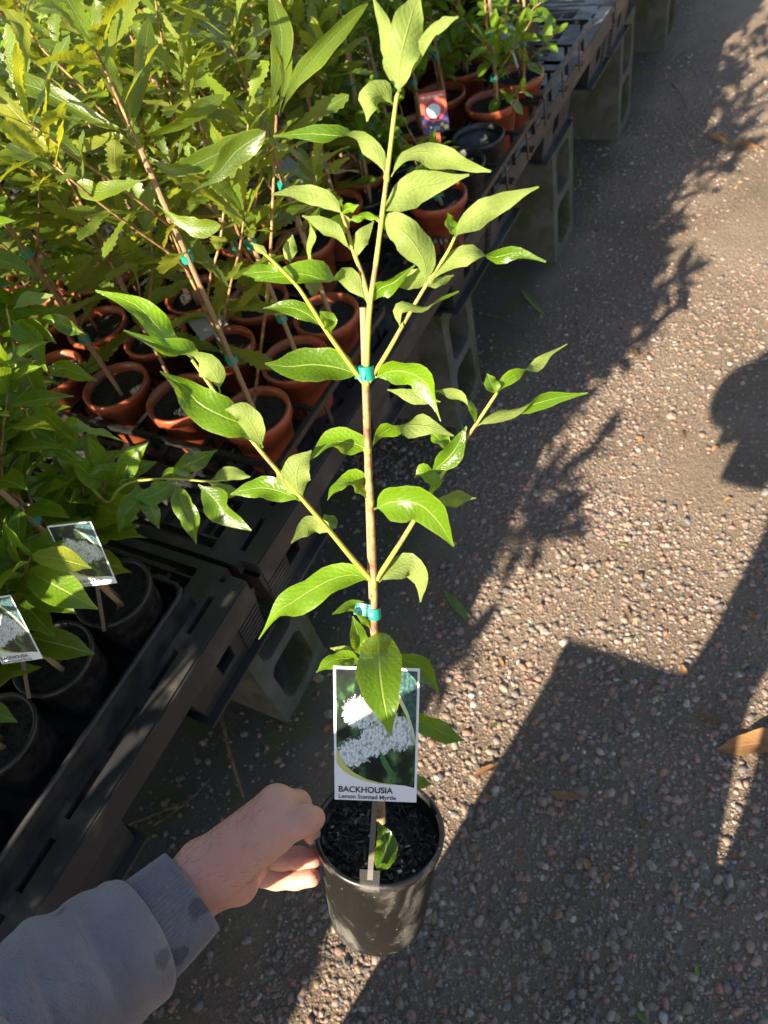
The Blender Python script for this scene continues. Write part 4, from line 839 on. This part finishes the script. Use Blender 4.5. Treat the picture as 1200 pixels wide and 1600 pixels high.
tg2 = P(432, 180, zsr - .02); mb = MB(); mb.tube([bs, bs.lerp(tg2, .5) + Vector((0, .02, 0)), tg2], [.003, .0025, .0018], 7); wlink('stem', mb.mesh('stem', M['wood'], True), shr)

# ------------------------------------------------------------------ the person
def sdf_mesh(caps, h, k, name, mats, pad=.03, ell=()):
    """smooth union of tapered capsules, meshed by surface nets"""
    A = np.array([list(a) + list(b) + [r0, r1] for a, b, r0, r1 in caps]); rm = A[:, 6:].max()
    lo = np.minimum(A[:, :3], A[:, 3:6]).min(0) - rm - pad; hi = np.maximum(A[:, :3], A[:, 3:6]).max(0) + rm + pad
    n = np.ceil((hi - lo) / h).astype(int) + 1; gx, gy, gz = [lo[i] + h * np.arange(n[i]) for i in range(3)]
    D = np.full(n, 10.0, np.float32)
    for a0, a1, a2, b0, b1, b2, r0, r1 in A:
        m_ = max(r0, r1) + k + 3 * h; sl = []
        for g, p_, q_ in ((gx, a0, b0), (gy, a1, b1), (gz, a2, b2)): sl.append(slice(max(0, np.searchsorted(g, min(p_, q_) - m_) - 1), np.searchsorted(g, max(p_, q_) + m_) + 1))
        X, Y, Z = np.meshgrid(gx[sl[0]] - a0, gy[sl[1]] - a1, gz[sl[2]] - a2, indexing='ij'); ba = np.array([b0 - a0, b1 - a1, b2 - a2]); L2 = max(1e-9, ba @ ba)
        hh = np.clip((X * ba[0] + Y * ba[1] + Z * ba[2]) / L2, 0, 1); d = np.sqrt((X - hh * ba[0]) ** 2 + (Y - hh * ba[1]) ** 2 + (Z - hh * ba[2]) ** 2) - (r0 + (r1 - r0) * hh)
        o_ = D[tuple(sl)]; t_ = np.clip(.5 + .5 * (o_ - d) / k, 0, 1); D[tuple(sl)] = o_ * (1 - t_) + d * t_ - k * t_ * (1 - t_)
    ins = D < 0; c = np.zeros(n - 1, int)
    for dx in (0, 1):
        for dy in (0, 1):
            for dz in (0, 1): c += ins[dx:n[0] - 1 + dx, dy:n[1] - 1 + dy, dz:n[2] - 1 + dz]
    act = (c > 0) & (c < 8); idx = -np.ones(n - 1, int); ijk = np.argwhere(act); idx[act] = np.arange(len(ijk))
    acc = np.zeros((len(ijk), 3)); cnt = np.zeros(len(ijk))
    cor = [(dx, dy, dz) for dx in (0, 1) for dy in (0, 1) for dz in (0, 1)]
    for i, p_ in enumerate(cor):
        for q_ in cor[i + 1:]:
            if sum(abs(p_[j] - q_[j]) for j in range(3)) != 1: continue
            dp = D[tuple((ijk + p_).T)]; dq = D[tuple((ijk + q_).T)]; s_ = (dp < 0) != (dq < 0); t_ = np.where(s_, dp / np.where(s_, dp - dq, 1), 0)
            acc += s_[:, None] * (np.array(p_) + t_[:, None] * (np.array(q_) - np.array(p_))); cnt += s_
    V = lo + h * (ijk + acc / cnt[:, None]); Q = []
    for ax in range(3):
        u, v = (ax + 1) % 3, (ax + 2) % 3; sl0 = [slice(None)] * 3; sl1 = [slice(None)] * 3; sl0[ax] = slice(0, -1); sl1[ax] = slice(1, None)
        a = ins[tuple(sl0)]; b_ = ins[tuple(sl1)]; e = np.argwhere(a != b_); e = e[(e[:, u] > 0) & (e[:, v] > 0) & (e[:, u] < n[u] - 1) & (e[:, v] < n[v] - 1)]
        du = np.zeros(3, int); dv = np.zeros(3, int); du[u] = 1; dv[v] = 1; q = np.stack([idx[tuple((e - du - dv).T)], idx[tuple((e - dv).T)], idx[tuple(e.T)], idx[tuple((e - du).T)]], 1)
        fl = ~a[tuple(e.T)]; q[fl] = q[fl][:, ::-1]; Q.append(q)
    Q = np.concatenate(Q); Q = Q[(Q >= 0).all(1)]
    return V, Q
def to_obj(V, Q, name, mats, parent): return wlink(name, big_mesh(name, V, Q, mats, None, True), parent)
person = thing('person', 'person in a grey sweatshirt reaching out a bare left hand to hold the pot', 'person', (-.08, -.40, 0))
c = lambda a, b, r0, r1: (P(*a), P(*b), r0, r1)
hand = [c((230, 1452, .674), (316, 1368, .692), .028, .0255), c((245, 1435, .676), (312, 1349, .69), .022, .0210), c((250, 1455, .68), (332, 1390, .695), .022, .0185),
        c((318, 1350, .692), (432, 1256, .716), .0205, .0170), c((322, 1362, .69), (428, 1284, .712), .0225, .0185), c((335, 1378, .692), (430, 1306, .708), .0205, .0165), c((345, 1360, .70), (415, 1290, .735), .020, .017), c((428, 1304, .708), (453, 1290, .708), .0158, .0138), c((453, 1290, .708), (474, 1281, .711), .0136, .0138), c((474, 1281, .711), (489, 1279, .721), .0138, .0116),
        c((432, 1256, .716), (464, 1257, .748), .0166, .0132), c((464, 1257, .748), (482, 1280, .770), .0128, .0106), c((482, 1280, .770), (487, 1304, .774), .0104, .0090),
        c((345, 1378, .705), (405, 1325, .768), .018, .0155), c((340, 1392, .706), (375, 1382, .722), .0175, .0165), c((372, 1384, .722), (400, 1352, .775), .0165, .0140)]
fing = [[((402, 1335, .772), .0140), ((440, 1341, .786), .0120), ((468, 1341, .787), .0110), ((489, 1342, .783), .0092)], [((397, 1362, .778), .0140), ((432, 1371, .788), .0118), ((462, 1372, .786), .0110), ((487, 1371, .778), .0092)], [((398, 1350, .795), .0120), ((425, 1362, .818), .0098), ((455, 1362, .815), .0090), ((474, 1362, .808), .0078)]]
V1, Q1 = sdf_mesh(hand, .0019, .0058, '', None)
parts = [(V1, Q1)]
for f_ in fing:
    parts.append(sdf_mesh([c(f_[i][0], f_[i + 1][0], f_[i][1], f_[i + 1][1]) for i in range(3)] , .0021, .004, '', None))
v3 = lambda *a: Vector(a)
ELB, SHO = v3(-.40, -.245, 1.015), v3(-.25, -.36, 1.27)
core = [(P(190, 1487, .660), ELB, .026, .028), (ELB, SHO, .028, .045), (SHO, v3(-.05, -.40, 1.30), .06, .08), (v3(-.05, -.40, 1.30), v3(-.05, -.40, 1.0), .12, .12), (v3(-.05, -.40, 1.32), v3(-.03, -.385, 1.45), .055, .052),
        (v3(-.03, -.40, 1.58), v3(-.03, -.385, 1.50), .086, .068), (v3(-.03, -.42, 1.58), v3(-.03, -.37, 1.57), .085, .080), (v3(-.03, -.30, 1.55), v3(-.03, -.295, 1.53), .010, .015), (v3(-.112, -.40, 1.56), v3(-.112, -.40, 1.53), .014, .012), (v3(.052, -.40, 1.56), v3(.052, -.40, 1.53), .014, .012),
        (v3(.14, -.39, 1.28), v3(-.05, -.40, 1.30), .06, .08), (v3(.14, -.39, 1.28), v3(.235, -.20, 1.14), .05, .042), (v3(.235, -.20, 1.14), v3(.10, -.075, 1.40), .040, .026)]
HP = lambda x, y, z: CAM + M3 @ Vector((x, y, z))
core += [(v3(.10, -.075, 1.40), HP(.035, -.125, .045), .026, .022), (HP(.035, -.125, .045), HP(.040, -.075, .035), .022, .016), (HP(.040, -.08, .035), HP(.046, -.045, .018), .012, .009)]
for k in range(4): core += [(HP(.02, -.10 - .012 * k, .030), HP(-.030, -.085 - .019 * k, .030), .010, .0085), (HP(-.030, -.085 - .019 * k, .030), HP(-.044, -.085 - .019 * k, .014), .0085, .007)]
parts.append(sdf_mesh(core, .008, .015, '', None))
Vb, Qb, off = [], [], 0
for v_, q_ in parts: Vb.append(v_); Qb.append(q_ + off); off += len(v_)
to_obj(np.concatenate(Vb), np.concatenate(Qb), 'body', [M['skin']], person)
# sweatshirt: torso and right sleeve from the same method, left sleeve and ribbed cuff swept
tors = [(v3(-.20, -.39, 1.27), v3(.10, -.39, 1.27), .085, .085), (v3(-.13, -.40, 1.20), v3(-.13, -.40, .90), .125, .125), (v3(.03, -.40, 1.20), v3(.03, -.40, .90), .125, .125), (v3(-.05, -.385, 1.25), v3(-.05, -.385, .93), .14, .14), (v3(.12, -.39, 1.27), v3(.24, -.20, 1.135), .078, .062), (v3(.24, -.20, 1.135), v3(.12, -.09, 1.36), .060, .042), (v3(-.05, -.42, 1.36), v3(-.05, -.44, 1.39), .085, .075),
        (v3(-.22, -.375, 1.27), ELB + v3(.01, 0, .02), .078, .050)]
Vt, Qt = sdf_mesh(tors, .010, .04, '', None)
path = [P(226, 1457, .668), P(205, 1472, .660), P(150, 1512, .645), P(100, 1545, .628), P(40, 1585, .610), P(-60, 1650, .575), ELB + v3(.01, .05, -.03), ELB, ELB.lerp(SHO, .35)]
ns = 90; pp = catmull(path, ns)
radf = lambda s: np.interp(s, [0, .02, .08, .2, .4, .7, 1], [.0445, .050, .0535, .056, .059, .058, .070])
def wr(i, k, n=128):
    s = i / ns; a = 2 * math.pi * k / n; w = .035 * math.sin(a * 2 + s * 7) + .042 * math.sin(s * 34 + 2.6 * math.sin(a + .5)) * (.15 + .85 * math.sin(a * 1.0 + 5 * s) ** 2) + .012 * math.sin(s * 71 + 3.5 * math.cos(a - 1) + 2 * math.sin(2 * a)) * (.5 + .5 * math.sin(a * 3 + s * 20)); return 1 + w * (1.0 if s > .03 else .3)
sl = MB(); sl.tube(pp, [float(radf(i / ns)) for i in range(ns)], 128, False, None, wr)
Vs_ = np.array(sl.v); Qs_ = np.array(sl.f)
to_obj(np.concatenate([Vt, Vs_]), np.concatenate([Qt, Qs_ + len(Vt)]), 'sweatshirt', [M['fleece']], person)
shirt = [o for o in person.children if o.name.startswith('sweatshirt')][0]
cuff = MB(); ca, cb_ = P(301, 1391, .692), P(224, 1459, .667); cn = 22; crv_ = []; crr = []
for i in range(cn):
    s = i / (cn - 1); crv_.append(ca.lerp(cb_, max(0, (s - .12) / .88) if s > .12 else (.12 - s) * .25)); crr.append(.0345 + .0045 * min(1, s / .12) if s < .12 else .0395 + .006 * s)
cuff.tube(crv_, crr, 272, False, None, lambda i, k: 1 + (.026 * math.cos(2 * math.pi * k / 4) if i > 0 else 0) + .012 * math.sin(k * 6.283 / 272 * 3 + i * .15))
wlink('cuff', cuff.mesh('cuff', M['fleece'], True), shirt)
seam = MB(); cs_ = cb_ + (cb_ - ca).normalized() * .001; tdir = (cb_ - ca).normalized(); sx_ = tdir.cross(v3(0, 0, 1)).normalized(); sy_ = tdir.cross(sx_)
seam.tube([cs_ + sx_ * .0475 * math.cos(a * 6.2832 / 48) + sy_ * .0475 * math.sin(a * 6.2832 / 48) for a in range(49)], .0014, 6); wlink('seam', seam.mesh('seam', M['fleece'], True), shirt)
# arm hair
ha = MB(); cand = [Vector(v_) for v_ in V1[::3]]
def proj(p):
    q = M3.transposed() @ (p - CAM); return CX - F * q.x / q.z, CY + F * q.y / q.z, -q.z
axw = (P(430, 1280, .71) - P(250, 1410, .67)).normalized(); cnt_ = 0; random.seed(5)
random.shuffle(cand)
for p_ in cand:
    u, v, z_ = proj(p_)
    if not (268 < u < 405 and v < 1395): continue
    upper = (v - 1290) < -(u - 360) * .68 + 22
    if not upper and random.random() > .22: continue
    cen = P(250, 1410, .685).lerp(P(430, 1280, .72), max(0, min(1, (u - 250) / 180))); nrm = (p_ - cen); nrm = (nrm - axw * nrm.dot(axw)).normalized()
    if nrm.dot((CAM - p_).normalized()) < -.45: continue
    L_ = random.uniform(.006, .014) * (1.1 if upper else .7); side = axw.cross(nrm) * random.uniform(-.8, .8); d0 = (nrm * random.uniform(.3, .8) + axw * .7 + side * .5).normalized(); cu_ = (axw * random.uniform(-.5, 1) - nrm * random.uniform(.3, 1.2) + side)
    ha.tube([p_ - nrm * .0005, p_ + d0 * L_ * .35, p_ + d0 * L_ * .65 + cu_ * L_ * .15, p_ + d0 * L_ * .8 + cu_ * L_ * .42], [.00008, .00007, .00005, .00002], 3, False); cnt_ += 1
    if cnt_ > 420: break
hr = wlink('arm_hair', ha.mesh('arm_hair', M['hair']), person); hr['kind'] = 'stuff'
V_, Q_ = sdf_mesh([(v3(-.03, -.43, 1.61), v3(-.03, -.42, 1.58), .094, .09), (v3(-.03, -.47, 1.55), v3(-.03, -.46, 1.50), .06, .05)], .008, .02, '', None); to_obj(V_, Q_, 'hair', [M['hair']], person)
V_, Q_ = sdf_mesh([(v3(-.15, -.40, .94), v3(.03, -.40, .94), .12, .12), (v3(-.15, -.40, .90), v3(-.178, -.37, .60), .098, .056), (v3(-.178, -.37, .60), v3(0, -.41, .10), .062, .078), (v3(.03, -.40, .90), v3(.005, -.37, .60), .105, .064), (v3(.005, -.37, .60), v3(.125, -.41, .10), .070, .082)], .011, .03, '', None); to_obj(V_, Q_, 'trousers', [M['denim']], person)
for x in (0, .125):
    V_, Q_ = sdf_mesh([(v3(x, -.44, .048), v3(x - .02 * (1 if x < 0 else -1), -.24, .038), .047, .037), (v3(x, -.42, .05), v3(x, -.41, .10), .046, .045)], .006, .02, '', None); V_[:, 2] = np.maximum(V_[:, 2], .002); to_obj(V_, Q_, 'shoe', [M['rubber']], person)
# the phone in the right hand, just behind the lens position
ph = thing('smartphone', 'black smartphone held up in the right hand of the person', 'phone', mat=Matrix.Translation(CAM) @ M3.to_4x4()); b = MB(); b.box(-.045, .032, -.135, .018, .012, .020); b.build('phone_body', M['phone'], ph); b = MB(); b.box(-.043, .030, -.132, .015, .0202, .0206); b.build('screen', M['ink'], ph)
# bin beside the photographer (its shadow lies across the gravel)
t = thing('plastic_bin', 'grey plastic bin with flat lid standing by the photographer', 'bin', (-.365, -.715, 0)); b = MB()
b.add([(sx * w_, sy * d_, z) for z, w_, d_ in ((.02, .125, .20), (.64, .143, .23)) for sx, sy in ((-1, -1), (1, -1), (1, 1), (-1, 1))], [(3, 2, 1, 0), (0, 1, 5, 4), (1, 2, 6, 5), (2, 3, 7, 6), (3, 0, 4, 7), (4, 5, 6, 7)]); b.build('tub', M['bin'], t)
b = MB(); b.box(-.150, .150, -.238, .238, .641, .672); b.build('lid', M['bin'], t)
for sx in (-.11, .11): b = MB(); b.tube([(sx - .02, -.17, .045), (sx + .02, -.17, .045)], .045, 20); b.build('wheel', M['rubber'], t)

# ------------------------------------------------------------------ litter on the gravel
random.seed(11)
def litter(u0, v0, u1, v1, w, mat, lab, prof='ellip', cup=.35, up=.006, cat='fallen leaf'):
    a, b_ = gnd(u0, v0, .004), gnd(u1, v1, .004); L_ = (b_ - a).length; mb = unit_leaf(prof, L_, w, random.randrange(999), 10, random.uniform(.2, .5), cup, .25); me = mb.mesh('fallen_leaf', M[mat], True)
    o = link('fallen_leaf', me, None, orient(a + Vector((0, 0, up)), (b_ - a), Vector((0, 0, 1)), 1, random.uniform(-.3, .3))); return tag(o, lab, cat, 'leaf litter on the gravel')
litter(1245, 1165, 1112, 1158, .050, 'dry', 'large brown dry leaf half lit by the sun on the gravel', up=.010)
litter(696, 925, 740, 988, .022, 'fallen', 'long pale green leaf lying on the gravel at the shadow edge', up=.010)
litter(1145, 228, 1190, 240, .035, 'dry', 'curled orange dry leaf far along the sunlit track', up=.014)
litter(1105, 215, 1140, 225, .030, 'dry', 'small red-brown dry leaf beside the curled orange leaf', up=.012)
litter(860, 1243, 910, 1250, .018, 'dry', 'torn reddish leaf scrap in the shadow of the photographer', up=.008)
litter(1090, 1118, 1135, 1132, .016, 'dry', 'folded brown leaf just beyond the large dry leaf', up=.008)
litter(740, 1215, 785, 1195, .014, 'dry', 'long rusty leaf scrap beside the held pot', up=.012)
litter(815, 455, 850, 500, .020, 'fallen', 'narrow green leaf in the shade beside the bench blocks', up=.008)
litter(510, 1150, 520, 1130, .016, 'dry', 'tan leaf scrap on the dark soil beside the label', up=.008)
litter(985, 545, 1000, 560, .014, 'dry', 'orange leaf fragment in the middle of the sunlit track')
litter(975, 955, 985, 968, .010, 'dry', 'yellow petal-like leaf fragment on the sunlit gravel')
litter(1062, 1040, 1075, 1058, .010, 'dry', 'curled orange leaf fragment just inside the photographer shadow')
litter(1000, 1278, 1014, 1305, .012, 'dry', 'red bark-like leaf fragment within the photographer shadow')
for k in range(46):
    u_ = random.uniform(640, 1195); v_ = random.uniform(60, 1590)
    a = gnd(u_, v_, .006)
    if a.x < -.55: continue
    L_ = random.uniform(.010, .028); mb = unit_leaf('ellip', L_, L_ * random.uniform(.3, .6), 700 + k, 5, .6, .5, .3); me = mb.mesh('leaf_scrap', M[random.choice(('dry', 'dry', 'dry', 'fallen'))], True); an = random.uniform(0, 6.3)
    tag(link('leaf_scrap', me, None, orient(a, (math.cos(an), math.sin(an), random.uniform(-.1, .3)), Vector((0, 0, 1)), 1, random.uniform(-.5, .5))), 'tiny dry leaf scrap lying among the gravel stones', 'leaf scrap', 'tiny leaf scraps strewn over the gravel')
def twig(pts, r_, lab):
    mb = MB(); q = catmull([gnd(u, v, z) for u, v, z in pts], 10); mb.tube(q, [r_ * (1 - .4 * i / 9) for i in range(10)], 6); o = mb.build('twig', M['twig'], None, True); tag(o, lab, 'twig', 'fallen twigs')
twig([(345, 1115, .05), (360, 1180, .035), (380, 1245, .008)], .0042, 'upright broken brown stick on the soil under the pallet joint')
twig([(170, 1300, .006), (260, 1265, .010), (310, 1240, .008)], .003, 'long thin twig on the dark soil under the bench')
twig([(240, 1290, .006), (290, 1255, .012), (330, 1215, .008)], .0022, 'forked thin twig on the dark soil under the bench')
twig([(755, 490, .006), (785, 498, .008), (805, 505, .006)], .003, 'short brown twig in the shade beside the hollow block')
twig([(812, 1200, .006), (828, 1232, .008), (845, 1262, .006)], .0018, 'thin straw on the shaded gravel beside the held pot')
twig([(1050, 130, .006), (1065, 150, .008), (1075, 175, .006)], .003, 'short pale stick far along the shaded track edge')
bpy.context.view_layer.update()
